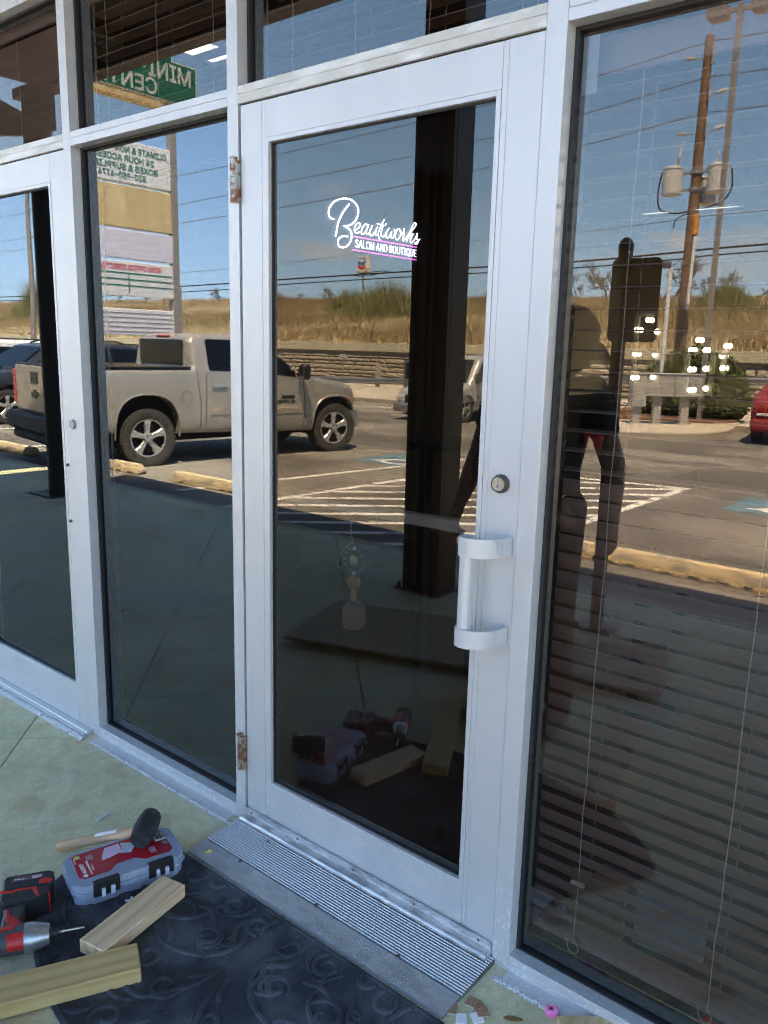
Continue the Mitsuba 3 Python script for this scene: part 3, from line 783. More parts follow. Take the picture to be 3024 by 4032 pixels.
def wheel_stop(x0, x1, y, lab):
    k = thing('wheel_stop', lab, 'wheel stop', 'yellow concrete wheel stops along the walkway')
    P = Polygon([(-.075, 0.028), (.075, 0.028), (.072, .07), (.045, .125), (-.045, .125), (-.072, .07)])
    t = extr(P, x1 - x0 - 0.1)
    e0 = hullp([(x0, y + a, LZ + z) for a, z in ((-.06, .028), (.06, .028), (.045, .06), (-.045, .06))] + [(x0 + .055, y + a, LZ + z) for a, z in P.exterior.coords])
    e1 = hullp([(x1, y + a, LZ + z) for a, z in ((-.06, .028), (.06, .028), (.045, .06), (-.045, .06))] + [(x1 - .055, y + a, LZ + z) for a, z in P.exterior.coords])
    b = xform(t, [[0, 0, 1, x0 + .05], [1, 0, 0, y], [0, 1, 0, LZ], [0, 0, 0, 1]])
    m = tm(man(b) + man(e0) + man(e1))
    m = tm(man(m).refine_to_length(0.05))
    m.vertices += 0.006 * (meshkit.fbm(m.vertices * 14, 3)[:, None] - .5)
    put('bar', m, 'stop_yellow', k, smooth=35)
    put('worn_foot', box(x0 + .02, x1 - .02, y - .08, y + .08, LZ, LZ + 0.03, .006), 'stop_base', k)


wheel_stop(-11.2, -9.60, -4.12, 'yellow wheel stop farthest left, beyond the dark car')
wheel_stop(-8.6, -7.15, -4.38, 'yellow wheel stop behind the rear wheel of the beige truck')
wheel_stop(-6.48, -4.70, -4.40, 'yellow wheel stop right of the beige truck, in an empty bay')
wheel_stop(-1.16, 1.15, -4.58, 'yellow wheel stop beyond the man, at the right edge of the reflection')
leafr = np.random.default_rng(5)
lv = []
for i in range(60):
    x, y = -0.1 + 1.0 * leafr.random(), -4.47 + 0.06 * leafr.standard_normal()
    a = leafr.random() * 6
    lv.append(xform(Polygon([(0, 0), (.02, .012), (.045, 0), (.02, -.012)]).buffer(0) and trimesh.Trimesh([[0, 0, 0], [.02, .012, .006], [.045, 0, .004], [.02, -.012, .008]], [[0, 1, 2], [0, 2, 3]], process=False), rotz(a, (x, y, LZ + .006 + .02 * leafr.random()))))
mat('dead_leaf', (0.28, 0.14, 0.05), 0.8)
tag(put('leaf_litter', cat(lv), 'dead_leaf'), 'drift of dead brown leaves along the foot of the right-hand wheel stop', 'leaves', kind='stuff')
# ------------------------------------------------------------------ porch posts, canopy
mat('brown_steel', proc(lambda p, n, uv: mix((0.030, 0.020, 0.016), (0.055, 0.038, 0.030), fbm(p.x * 14, p.y * 14, p.z * 3, 3))), 0.38)
mat('navy_steel', (0.022, 0.026, 0.034), 0.35)
K = thing('canopy', 'dark brown canopy over the walkway, carried by two steel columns', 'canopy')
put('soffit', box(-5.98, 9.0, -2.62, -0.002, 3.80, 3.86), 'soffit', K)
put('fascia', box(-5.98, 9.0, -2.74, -2.621, 3.80, 4.05), 'brown_steel', K)
for x in np.arange(-4.1, 9, 1.2):
    put('rafter', box(x - .04, x + .04, -2.60, -0.004, 3.72, 3.799), 'brown_steel', K)
put('edge_beam', box(-5.98, 9.0, -2.52, -2.36, 3.63, 3.719), 'brown_steel', K)
put('side_roof', box(-16.0, -5.99, -2.30, 1.2, 4.60, 4.75), 'soffit', K)
GB = thing('canopy_brace', 'dark sloping brace boards under the left end of the canopy', 'brace')
put('board', xz(extr(Polygon([(-4.734, 3.295), (-4.497, 3.196), (-3.889, 2.94), (-3.896, 2.876), (-4.783, 2.992)]), 0.05)).apply_translation((0, -1.475, 0)), 'brown_steel', GB)
up_ = Polygon([(-4.70, 3.567), (-4.454, 3.491), (-3.921, 3.311), (-3.843, 3.286), (-3.80, 3.655), (-4.70, 3.655)]).difference(Polygon([(-4.71, 3.66), (-4.442, 3.568), (-4.281, 3.49), (-4.447, 3.537), (-4.71, 3.604)]))
put('board', xz(extr(up_, 0.05)).apply_translation((0, -1.475, 0)), 'brown_steel', GB)
put('hanger', box(-3.83, -3.79, -1.53, -1.47, 2.9, 3.72), 'brown_steel', GB)
put('end_block', box(-3.945, -3.925, -1.535, -1.528, 3.295, 3.325), 'stop_yellow', GB)
C1 = thing('porch_column', 'dark brown built-up steel column with fins standing on the walkway opposite the door', 'column')
cx, cy = -1.105, -2.455
put('shaft', box(cx - .136, cx + .136, cy - .085, cy + .085, 0.012, 3.63, .004), 'brown_steel', C1)
for dx in (-0.124, -0.035, 0.02, 0.124):
    put('fin', box(cx + dx - .012, cx + dx + .012, cy + .0855, cy + .115, 0.014, 3.5, .003), 'brown_steel', C1)
put('base_plate', box(cx - .17, cx + .17, cy - .16, cy + .16, 0, 0.014, .003), 'brown_steel', C1)
for sx in (-1, 1):
    for sy in (-1, 1):
        put('bolt', lathe([(0, 0), (.014, 0), (.014, .02), (.008, .03), (0, .03)], 6).apply_translation((cx + sx * .145, cy + sy * .135, 0.014)), 'brown_steel', C1)
C2 = thing('porch_column', 'round dark navy steel column on the walkway, seen in the left door glass', 'column')
put('shaft', lathe([(0, .012), (.125, .012), (.125, 3.63), (0, 3.63)], 32).apply_translation((-5.64, -2.40, 0)), 'navy_steel', C2, smooth=40)
put('base_plate', box(-5.90, -5.46, -2.62, -2.18, 0, .014, .003), 'navy_steel', C2)

SP_ = thing('sign_post', 'narrow dark post with domed cap and blank sign back, on the walkway behind the man', 'sign')
mat('sign_back', proc(lambda p, n, uv: mix((0.13, 0.125, 0.115), (0.19, 0.18, 0.165), fbm(p.x * 5, p.z * 5, 0, 3))), 0.5, 0.3)
put('post', cat([box(-.014, .042, -2.452, -2.396, 0.01, 2.02, .004), lathe([(0.036, 2.0), (0.038, 2.005), (0.038, 2.03), (0.03, 2.05), (0.016, 2.064), (0, 2.068)], 20).apply_translation((.014, -2.424, 0))]), 'brown_steel', SP_)
put('sign_plate', xz(extr(sbox(-.066, 1.552, .196, 1.968).buffer(-.03).buffer(.03), .003)).apply_translation((0, -2.4535, 0)), 'sign_back', SP_)
put('base_plate', box(-.10, .12, -2.52, -2.33, 0, .011, .002), 'brown_steel', SP_)
for x in (-.075, .095):
    put('bolt', lathe([(0, 0), (.013, 0), (.013, .016), (0, .026)], 6).apply_translation((x, -2.37, .011)), 'brown_steel', SP_)

# ------------------------------------------------------------------ mat with scrolls
mat('mat_rubber', proc(lambda p, n, uv: mix((0.026, 0.029, 0.036), (0.070, 0.076, 0.088), smoothstep(0.35, 0.75, fbm(p.x * 16, p.y * 16, p.z * 16, 4))) * (0.8 + 0.5 * noise(p.x * 420, p.y * 420, 0))), 0.8)
out = [(-0.035, -0.232), (-0.10, -0.345), (-0.155, -0.44)]
for a in np.linspace(math.radians(165), math.radians(345), 46)[::1]:
    pass
arc = []
for a in np.linspace(PI + 0.18, 2 * PI - 0.18, 44):
    arc.append((0.45 + 0.655 * math.cos(a), -0.455 + 0.352 * math.sin(a)))
right = [(0.9 - (x - 0.0), y) for x, y in reversed(out)]
MP = Polygon(out + arc + right)
DM = thing('door_mat', 'half round black rubber door mat with raised scrollwork in front of the threshold', 'door mat')
put('base', extr_b(MP, 0.006, 0.0, 0.002), 'mat_rubber', DM)


def spiral(c, r0, r1, a0, turns, n=26):
    a = a0 + np.linspace(0, turns * 2 * PI, n)
    r = np.linspace(r0, r1, n)
    return np.c_[c[0] + r * np.cos(a), c[1] + r * np.sin(a)]


SC = []
def scroll(pts, w=0.0072):
    """a raised rib, thick in the middle and tapering, only inside the mat"""
    p = np.asarray(pts, float)
    keep = shapely.contains_xy(MP.buffer(-0.018), p[:, 0], p[:, 1])
    run = []
    for q, k in list(zip(p, keep)) + [(None, False)]:
        if k:
            run.append(q)
        else:
            if len(run) > 4:
                r = np.array(run)
                t = np.linspace(0, 1, len(r))
                rr = w * (0.45 + 0.75 * np.sin(PI * np.clip(t * 0.85 + .15, 0, 1)))
                m = tube(np.c_[r, np.zeros(len(r))], rr, 6)
                m.vertices[:, 2] = np.maximum(m.vertices[:, 2], 0) * 0.85 + 0.0055
                SC.append(m)
            run = []


CX = 0.45
for sgn in (-1, 1):
    X = lambda x: CX + sgn * x
    def sp(x, y, r0, r1, a0, turns):
        s = spiral((0, 0), r0, r1, a0, turns)
        scroll(np.c_[X(x) + sgn * s[:, 0], y + s[:, 1]])
    def cv(*pts):
        s = spline(pts, 9)
        scroll(np.c_[X(0) + sgn * s[:, 0], s[:, 1]])
    for x, y, r, a, t in ((.36, -.275, .052, 0.5, 1.15), (.17, -.285, .040, 2.2, 1.2), (.06, -.30, .036, 4.0, 1.1), (.47, -.40, .045, 5.2, 1.2), (.40, -.47, .035, 1.0, -1.2),
                          (.27, -.40, .050, 3.1, -1.15), (.12, -.42, .046, 0.2, 1.2), (.50, -.55, .042, 2.0, 1.1), (.33, -.58, .050, 4.4, 1.2), (.19, -.55, .040, 5.9, -1.2),
                          (.08, -.58, .044, 2.6, 1.15), (.42, -.66, .040, 3.4, -1.1), (.25, -.68, .046, 0.8, 1.15), (.10, -.72, .042, 4.9, 1.1), (.56, -.47, .034, 0.0, 1.1), (.28, -.255, .026, 3.0, 1.0)):
        sp(x, y, r, 0.010, a, t)
    cv((.40, -.31), (.44, -.36), (.40, -.42), (.30, -.44), (.22, -.40), (.20, -.33), (.22, -.28))
    cv((.08, -.27), (.10, -.34), (.05, -.40), (.10, -.47), (.20, -.50), (.28, -.47))
    cv((.52, -.44), (.56, -.52), (.50, -.60), (.40, -.62), (.36, -.53), (.42, -.50))
    cv((.02, -.46), (.03, -.54), (.10, -.64), (.20, -.62), (.24, -.55))
    cv((.30, -.63), (.36, -.70), (.30, -.76), (.18, -.77), (.14, -.70))
    cv((.02, -.66), (.05, -.73), (.03, -.79))
    rs = np.random.default_rng(44)
    for i in range(10):
        x_, y_ = .62 * rs.random(), -.25 - .54 * rs.random()
        sp(x_, y_, .016 + .014 * rs.random(), .006, 6.3 * rs.random(), (1 if rs.random() > .5 else -1) * (.75 + .5 * rs.random()))
    for i in range(8):
        x_, y_, a_ = .60 * rs.random(), -.25 - .54 * rs.random(), 6.3 * rs.random()
        L_, b_ = .03 + .03 * rs.random(), .012 * rs.standard_normal()
        cv(*[(x_ + t * L_ * math.cos(a_) - b_ * (1 - t * t) * math.sin(a_), y_ + t * L_ * math.sin(a_) + b_ * (1 - t * t) * math.cos(a_)) for t in (-1, -.5, 0, .5, 1)])
    cv((.16, -.36), (.21, -.345), (.26, -.36))
    for x, y, a in ((.22, -.47, .6), (.31, -.34, 2.4), (.06, -.36, 1.2), (.45, -.57, 3.0), (.16, -.62, .2), (.33, -.50, 1.8), (.04, -.50, 2.2), (.22, -.72, 2.8), (.50, -.36, .9)):
        p = np.array([[-.034, 0], [-.015, .007], [.01, .006], [.034, 0]]) @ np.array([[math.cos(a), math.sin(a)], [-math.sin(a), math.cos(a)]])
        cv(*[(x + q[0], y + q[1]) for q in p])
rimm = np.array(MP.buffer(-0.010).exterior.coords)
m = tube(np.c_[rimm, np.zeros(len(rimm))], 0.006, 6)
m.vertices[:, 2] = np.maximum(m.vertices[:, 2], 0) * 0.6 + 0.005
SC.append(m)
k = put('scroll_relief', cat(SC), 'mat_rubber', DM, smooth=50, kind='stuff')

# ------------------------------------------------------------------ timber
def wood(key, d, light, dark, knot=None, ring=26.0):
    """d: unit direction of the grain in the ground plane"""
    dx, dy = d

    def fn(p, n, uv):
        a = p.x * dx + p.y * dy
        c = p.y * dx - p.x * dy
        w = c * 55 + p.z * 40 + 1.6 * noise(a * 5, c * 12, p.z * 12)
        g = 0.5 + 0.5 * dr.sin(w * 3.4 + 3 * fbm(a * 2.2, c * 22, p.z * 22, 3))
        f = noise(a * 18, c * 420, p.z * 420)
        st = smoothstep(0.55, 0.8, fbm(a * 6 + 4, c * 9, p.z * 9, 3))
        col = mix(light, dark, 0.55 * g * g + 0.28 * f)
        return mix(col, [0.62 * q for q in dark], 0.4 * st)
    return mat(key, proc(fn), 0.6)


d1 = np.array([0.054, -0.282]); d1 /= np.linalg.norm(d1)
d2 = np.array([-0.470, -0.883]); d2 /= np.linalg.norm(d2)
wood('pine_pale', d1, (0.72, 0.54, 0.34), (0.54, 0.34, 0.17))
wood('pine_treated', d2, (0.60, 0.44, 0.19), (0.42, 0.27, 0.095))


def board(o, d, L, W, H, lift=0.0):
    """o: far left top corner; runs along d; width to the right of d x up"""
    d = np.array([d[0], d[1], 0.0])
    side = np.cross([0, 0, 1.0], d)
    m = box(0, L, 0, W, 0, H, 0.003)
    m = tm(man(m).refine_to_length(0.03))
    m.vertices += 0.0012 * (meshkit.fbm(m.vertices * 25, 3)[:, None] - .5)
    return xform(m, frame((o[0], o[1], lift), d, side))


tag(put('timber_offcut', board((0.074, -0.372), d1, 0.290, 0.084, 0.038, 0.010), 'pine_pale', smooth=30), 'short pale pine offcut lying across the door mat', 'timber')
tag(put('timber_board', board((0.243, -0.568), d2, 0.66, 0.092, 0.040, 0.006), 'pine_treated', smooth=30), 'longer yellow treated pine board at the lower left, running out of the picture', 'timber')
d3 = np.array([-0.10, 0.995]); wood('pine_third', d3, (0.55, 0.42, 0.22), (0.40, 0.27, 0.12))
d4 = np.array([0.24, -0.97]); d4 /= np.linalg.norm(d4)
wood('pine_fourth', (-d4[0], d4[1]), (0.60, 0.47, 0.29), (0.44, 0.29, 0.15))
tag(put('timber_board', board((0.785, -0.722), (-0.245, -0.970), 0.70, 0.090, 0.038, 0.0), 'pine_fourth', smooth=30), 'pale pine board seen only reflected in the right window', 'timber')
pl = box(0, 0.125, 0, 0.30, 0, 0.019, 0.0015)
tag(put('plank_end', xform(pl, frame((1.128, -0.062, 0.0015), (0.757, 0.653, 0)) @ np.array([[1, 0, 0, 0], [0, -1, 0, 0.0], [0, 0, -1, 0.019], [0, 0, 0, 1]], float)), 'pine_third'), 'yellow plank end lying at the foot of the right window', 'timber')
# plywood sheet
pd = np.array([1.72, -0.57]); pd /= np.linalg.norm(pd)


def f_ply(p, n, uv):
    a = p.x * pd[0] + p.y * pd[1]
    c = p.y * pd[0] - p.x * pd[1]
    g = 0.5 + 0.5 * dr.sin(c * 90 + 5 * fbm(a * 1.5, c * 6, 0, 3))
    col = mix((0.36, 0.29, 0.19), (0.25, 0.19, 0.11), g * 0.6)
    st = smoothstep(0.42, 0.55, fbm(a * 9, c * 13, 3, 4)) * smoothstep(-0.45, 0.1, p.x)
    return mix(col, (0.05, 0.045, 0.04), 0.85 * st)


mat('plywood', proc(f_ply), 0.7)
PY = thing('plywood_sheet', 'stained plywood sheet lying on the walkway, seen reflected in the door', 'plywood')
put('sheet', xform(box(0, 1.80, -0.66, 0, 0.03, 0.044, .001), frame((-1.05, -1.13, 0), (pd[0], pd[1], 0))), 'plywood', PY)
put('torn_edge', xform(box(.9, 1.12, -0.69, -0.655, 0.034, 0.040), frame((-1.05, -1.13, 0), (pd[0], pd[1], 0))), 'pine_pale', PY)
for x in (.25, 1.4):
    put('batten', xform(box(x, x + .04, -.64, -.02, 0, .0295), frame((-1.05, -1.13, 0), (pd[0], pd[1], 0))), 'pine_treated', PY)

# ------------------------------------------------------------------ small parts organiser
mat('tint_clear', (0.60, 0.67, 0.80), 0.22, 0.0, 0.5, spec_trans=0.0)
scene['m_tub'] = {'type': 'principled', 'base_color': {'type': 'rgb', 'value': [0.78, 0.83, 0.93]}, 'roughness': 0.28, 'spec_trans': 0.62, 'eta': 1.15, 'specular': 0.5} if False else None
del scene['m_tub']
scene['m_tub'] = {'type': 'blendbsdf', 'weight': 0.55, 'a': {'type': 'twosided', 'bsdf': {'type': 'principled', 'base_color': {'type': 'rgb', 'value': [0.55, 0.62, 0.74]}, 'roughness': 0.25}},
                  'b': {'type': 'thindielectric', 'int_ior': 1.45, 'specular_transmittance': {'type': 'rgb', 'value': [0.86, 0.90, 0.97]}}}
mat('label_red', proc(lambda p, n, uv: mix((0.36, 0.012, 0.02), (0.10, 0.008, 0.016), smoothstep(-0.34, -0.24, p.y))), 0.22)
mat('print_white', (0.78, 0.78, 0.78), 0.5)
mat('print_grey', (0.42, 0.45, 0.52), 0.5)
mat('print_pink', (0.62, 0.45, 0.55), 0.5)
mat('print_gold', (0.55, 0.46, 0.15), 0.4)
BX = frame((-0.052, -0.412, 0.006), (0.286, 0.958, 0))   # local: x along the bin to its far right end, y to the left of it -> use -t
BX = BX @ np.diag([1, -1, 1, 1.0])
ORG = thing('parts_organizer', 'clear plastic parts organiser box with a red paper label and two black latches', 'storage box')


def inb(m):
    m = xform(m, BX)
    m.invert()
    return m


def octa(hx, hy, c, ox=0.0, oy=0.0):
    return Polygon([(ox - hx + c, oy - hy), (ox + hx - c, oy - hy), (ox + hx, oy - hy + c), (ox + hx, oy + hy - c), (ox + hx - c, oy + hy), (ox - hx + c, oy + hy), (ox - hx, oy + hy - c), (ox - hx, oy - hy + c)])


def shell(poly, z0, z1, t, floor):
    w = extr(poly.difference(poly.buffer(-t, join_style=2)), z1 - z0, z0)
    f = extr(poly.buffer(-t - 0.0002, join_style=2), t, floor)
    return cat([w, f])


tub_p, lid_p, rim_p = octa(.148, .078, .022), octa(.152, .082, .024), octa(.156, .086, .025)
put('tub', inb(shell(tub_p, 0.0, 0.036, .0018, 0.0)), 'tub', ORG)
put('rim', inb(extr_b(rim_p.difference(tub_p.buffer(-.002)), 0.007, 0.035, .001)), 'tub', ORG)
put('lid', inb(shell(lid_p, 0.043, 0.062, .0018, 0.0602)), 'tub', ORG)
put('lid_edge', inb(extr(lid_p.buffer(.0015).difference(lid_p.buffer(-.007)), .0035, .060)), 'tub', ORG)
lab_p = Polygon([(-.128, -.066), (-.115, -.073), (.115, -.073), (.130, -.060), (.129, .036), (.117, .048), (.046, .044), (.026, .024), (-.028, .024), (-.050, .047), (-.117, .047), (-.130, .034)])
put('paper_label', inb(extr(lab_p, .0009, .0622)), 'label_red', ORG, label='dark red paper label with white print on the lid')
LB = [k for k in scene if k.endswith('paper_label')][0]
def printed(nm, mesh2d, m, z=0.0633):
    put(nm, inb(extr(mesh2d, .0004, z)), m, LB)


# text: reading direction -y (towards the hinge), top towards -x
def rot_text(s, h, cx, cy, bold=True, depth=.0004, zz=.0633, m='print_white', nm='lettering', flip=False):
    t = text(s, h, depth, bold)
    if flip:
        M = [[-1, 0, 0, cx], [0, 1, 0, cy], [0, 0, 1, zz], [0, 0, 0, 1]]
    M = [[0, -1, 0, cx], [-1, 0, 0, cy], [0, 0, 1, zz], [0, 0, 0, 1]]
    mm = xform(t, M)
    put(nm, inb(mm), m, LB)


rot_text('HUSKY', .0105, -.112, .000)
rot_text('12 in STORAGE BIN', .0050, -.096, .004)
rot_text('TOOL STORAGE', .0030, -.087, .006, False)
rot_text('PARTS BIN 12', .0032, -.124, -.062 + .02, False)
dog = Polygon([(-.118, .030), (-.110, .030), (-.104, .036), (-.1085, .0375), (-.112, .044), (-.1155, .038), (-.120, .037)])
printed('emblem', dog, 'print_white')
printed('gold_patch', sbox(-.121, -.066, -.107, -.050), 'print_gold')
printed('lid_picture', Polygon([(-.036, -.064), (.004, -.064), (.002, -.024), (-.034, -.012), (-.058, -.010), (-.050, -.035)]), 'print_pink')
printed('bin_picture', Polygon([(.008, -.064), (.040, -.050), (.040, -.030), (.022, -.006), (-.006, -.018), (.004, -.030)]), 'print_grey')
printed('barcode_panel', sbox(.098, -.056, .128, -.018), 'print_white')
for i in range(9):
    printed('barcode_line', sbox(.101 + .0028 * i, -.052, .1022 + .0028 * i + .0006 * (i % 3), -.024), 'black_plastic', .0638)
for i in range(5):
    printed('small_print', sbox(.070 + .0035 * i, -.002 + .004 * (i % 2), .0712 + .0035 * i, .030), 'print_grey')
    printed('small_print', sbox(-.092 + .0035 * i, -.054, -.0908 + .0035 * i, -.028 - .004 * (i % 2)), 'print_grey')
    printed('small_print', sbox(.112 + .003 * i, -.010, .1131 + .003 * i, .006), 'print_grey')
for x0 in (-.106, .044):
    put('latch', inb(cat([box(x0, x0 + .070, .083, .090, .048, .0655, .002), box(x0, x0 + .070, .072, .089, .0640, .0675, .0015), box(x0, x0 + .020, .0835, .0895, .026, .049, .001), box(x0 + .032, x0 + .045, .0835, .0895, .026, .049, .001), box(x0 + .058, x0 + .070, .0835, .0895, .026, .049, .001)])), 'black_plastic', ORG)
    put('hasp', inb(cat([box(x0 + .0205, x0 + .0315, .0775, .0885, .020, .044, .001), box(x0 + .0455, x0 + .0575, .0775, .0885, .020, .044, .001)])), 'tint_clear', ORG)
for i, (a, b, c_, d_, m) in enumerate(((-.14, -.02, -.06, -.02, 'nickel'), (.0, .05, .05, .06, 'print_pink'), (-.13, -.03, .03, .045, 'print_grey'), (.07, .13, .0, .05, 'alu_return'))):
    put('contents', inb(box(a, b, c_, d_, .003, .016 + .004 * i)), m, ORG)

# ------------------------------------------------------------------ rubber mallet
wood('ash', (0.55, 0.83), (0.60, 0.40, 0.24), (0.48, 0.29, 0.15))
ML = thing('rubber_mallet', 'black rubber mallet with a wooden handle resting its head on the organiser box', 'mallet')
h0, h1 = np.array([-.300, -.474, .0175]), np.array([-.092, -.330, .092])
ax = (h1 - h0) / np.linalg.norm(h1 - h0)
L_ = np.linalg.norm(h1 - h0)
hd = lathe([(0, 0), (.0125, .0), (.0155, .004), (.0155, .02), (.0145, .10), (.0135, L_), (0, L_)], 20)
hd.vertices[:, 0] *= 1.12
hd.vertices[:, 1] *= .92
fz = frame((0, 0, 0), np.cross([0, 0, 1.0], ax), None, None)
ex = np.cross([0, 0, 1.0], ax); ex /= np.linalg.norm(ex); ey = np.cross(ax, ex)
Mh = np.eye(4); Mh[:3, 0], Mh[:3, 1], Mh[:3, 2], Mh[:3, 3] = ex, ey, ax, h0
put('handle', xform(hd, Mh), 'ash', ML, smooth=40)
st = []
for i in range(5):
    for j in range(5):
        a0, a1 = -0.5 + .25 * j, -0.5 + .25 * (j + 1)
for j in range(6):
    a0, a1 = 1.05 + .18 * j, 1.05 + .18 * (j + 1)
    q = [[.0178 * math.cos(a), .0152 * math.sin(a), z] for a, z in ((a0, .125), (a1, .125), (a1, .195), (a0, .195))]
    st.append(trimesh.Trimesh(q, [[0, 1, 2], [0, 2, 3]], process=False))
put('price_sticker', xform(cat(st), Mh), 'print_white', ML)
c0, c1 = np.array([-.045, -.364, .0955]), np.array([-.109, -.276, .1085])
hx = (c1 - c0) / np.linalg.norm(c1 - c0)
HL = np.linalg.norm(c1 - c0)
e1 = np.cross([0, 0, 1.0], hx); e1 /= np.linalg.norm(e1); e2 = np.cross(hx, e1)
Mm = np.eye(4); Mm[:3, 0], Mm[:3, 1], Mm[:3, 2], Mm[:3, 3] = e1, e2, hx, c0
pr = [(0, 0), (.0265, 0), (.0285, .003)] + [(.0285 + .0055 * math.sin(PI * t), .003 + (HL - .006) * t) for t in np.linspace(.05, .95, 12)] + [(.0285, HL - .003), (.0265, HL), (0, HL)]
put('head', xform(lathe(pr, 32), Mm), 'black_rubber', ML, smooth=40)

# ------------------------------------------------------------------ impact driver lying on its side
mat('tool_red', (0.50, 0.022, 0.018), 0.38)
mat('tool_black', (0.020, 0.021, 0.024), 0.5)
mat('tool_grey', (0.070, 0.072, 0.078), 0.55)
mat('gearcase', proc(lambda p, n, uv: mix((0.34, 0.36, 0.38), (0.52, 0.54, 0.56), fbm(p.x * 60, p.y * 60, p.z * 60, 3))), 0.35, 0.7)
DR = thing('impact_driver', 'red and black cordless impact driver lying on its side at the left mat edge', 'power tool')
DF = frame((0.015, -0.735, 0.0), (0.53, 0.85, 0))     # x along the barrel to the bit, y along the handle to the battery, z up
def ind(m):
    return xform(m, DF)


ZC = 0.037
put('motor_housing', ind(cat([xform(lathe([(0, -.150), (.020, -.150), (.028, -.144), (.032, -.125), (.033, -.05), (.0345, -.004), (.0345, .0), (0, .0)], 28, 'x'), np.eye(4)).apply_translation((0, 0, ZC))])), 'tool_grey', DR, smooth=40)
put('gear_case', ind(lathe([(0, -.001), (.0352, -.001), (.0355, .012), (.034, .022), (.026, .050), (.0245, .056), (0, .056)], 28, 'x').apply_translation((0, 0, ZC))), 'gearcase', DR, smooth=35)
put('collet', ind(lathe([(0, .055), (.013, .055), (.013, .060), (.0105, .062), (.0105, .075), (.008, .078), (0, .078)], 20, 'x').apply_translation((0, 0, ZC))), 'tool_black', DR, smooth=35)
put('bit', ind(lathe([(0, .076), (.0034, .076), (.0034, .088), (.0026, .092), (.0026, .134), (.0015, .138), (0, .140)], 8, 'x').apply_translation((0, 0, ZC))), 'nickel', DR)
put('bit_sleeve', ind(lathe([(.0037, .079), (.0040, .080), (.0040, .083), (.0037, .084)], 10, 'x').apply_translation((0, 0, ZC))), 'paint_blue', DR)
hp = Polygon(spline([(-.052, .012), (-.060, .05), (-.058, .09), (-.060, .120), (-.010, .125), (-.016, .085), (-.018, .06), (-.002, .035), (.004, .018), (-.02, .004)], 4, closed=True))
put('grip', ind(extr_b(hp.buffer(0), .040, ZC - .021, .006)), 'tool_grey', DR)
put('grip_panel', ind(extr_b(Polygon([(-.058, .014), (-.010, .012), (.006, .020), (-.004, .030), (-.014, .030), (-.020, .050), (-.040, .070), (-.046, .096), (-.051, .094), (-.050, .060), (-.044, .040)]), .0035, ZC + .0185, .001)), 'tool_red', DR)
put('trigger', ind(extr_b(Polygon([(-.016, .030), (.004, .026), (.006, .042), (-.006, .056), (-.017, .060)]), .022, ZC - .011, .004)), 'tool_black', DR)
put('direction_button', ind(box(-.046, -.026, .004, .014, ZC + .019, ZC + .024, .002)), 'tool_black', DR)
put('foot', ind(extr_b(Polygon([(-.072, .112), (-.060, .104), (.020, .110), (.046, .124), (.048, .158), (-.072, .158)]), .070, .002, .006)), 'tool_black', DR)
put('foot_trim', ind(cat([extr_b(Polygon([(-.072, .148), (-.045, .140), (-.030, .146), (.006, .146), (.020, .112), (.026, .112), (.016, .152), (-.030, .154), (-.045, .150), (-.072, .158)]), .003, .0705, .0008)])), 'tool_red', DR)
put('foot_side_trim', ind(box(.0470, .0505, .118, .126, .004, .069, .001)), 'tool_red', DR)
BT = put('battery', ind(cat([extr_b(Polygon([(-.068, .1585), (.052, .1585), (.058, .175), (.056, .212), (.044, .220), (-.064, .220), (-.072, .205)]), .072, .0, .006), box(-.05, -.03, .220, .224, .02, .055, .002), box(.0, .03, .220, .224, .02, .055, .002)])), 'tool_black', DR)
put('release_button', ind(extr_b(Polygon([(.022, .161), (.050, .162), (.054, .172), (.038, .182), (.022, .176)]), .004, .0715, .001)), 'tool_red', BT)
put('nameplate', ind(extr(Polygon([(-.052, .186), (-.040, .206), (.030, .206), (.034, .188)]), .0008, .0720)), 'tool_grey', BT)
def btext(s, h, x, y, m, z=.0732, bold=True):
    t = text(s, h, .0004, bold)
    t = xform(t, [[-1, 0, 0, x], [0, -1, 0, y], [0, 0, 1, z], [0, 0, 0, 1]])
    put('lettering', ind(t), m, BT)


put('white_plate', ind(extr(sbox(.002, .190, .026, .201), .0005, .0728)), 'print_white', BT)
btext('M18', .0075, .014, .1955, 'tool_red', .0734)
btext('LITHIUM', .0045, -.028, .193, 'print_white')
btext('XC5.0', .0045, -.026, .201, 'tool_red')
put('side_label', ind(box(.0572, .0580, .166, .205, .012, .058)), 'tool_grey', BT)
for a, b in ((.5, 1.15), (-.35, .25)):
    pass
def wrap(x0, x1, a0, a1, r, m, nm, t=.0016):
    n = 7
    aa = np.linspace(a0, a1, n)
    ring = [((r + t) * math.cos(a), (r + t) * math.sin(a)) for a in aa] + [((r - .002) * math.cos(a), (r - .002) * math.sin(a)) for a in aa[::-1]]
    e = extr(Polygon(ring), x1 - x0)
    put(nm, ind(xform(e, [[0, 0, 1, x0], [1, 0, 0, 0], [0, 1, 0, ZC], [0, 0, 0, 1]])), m, DR, smooth=40)


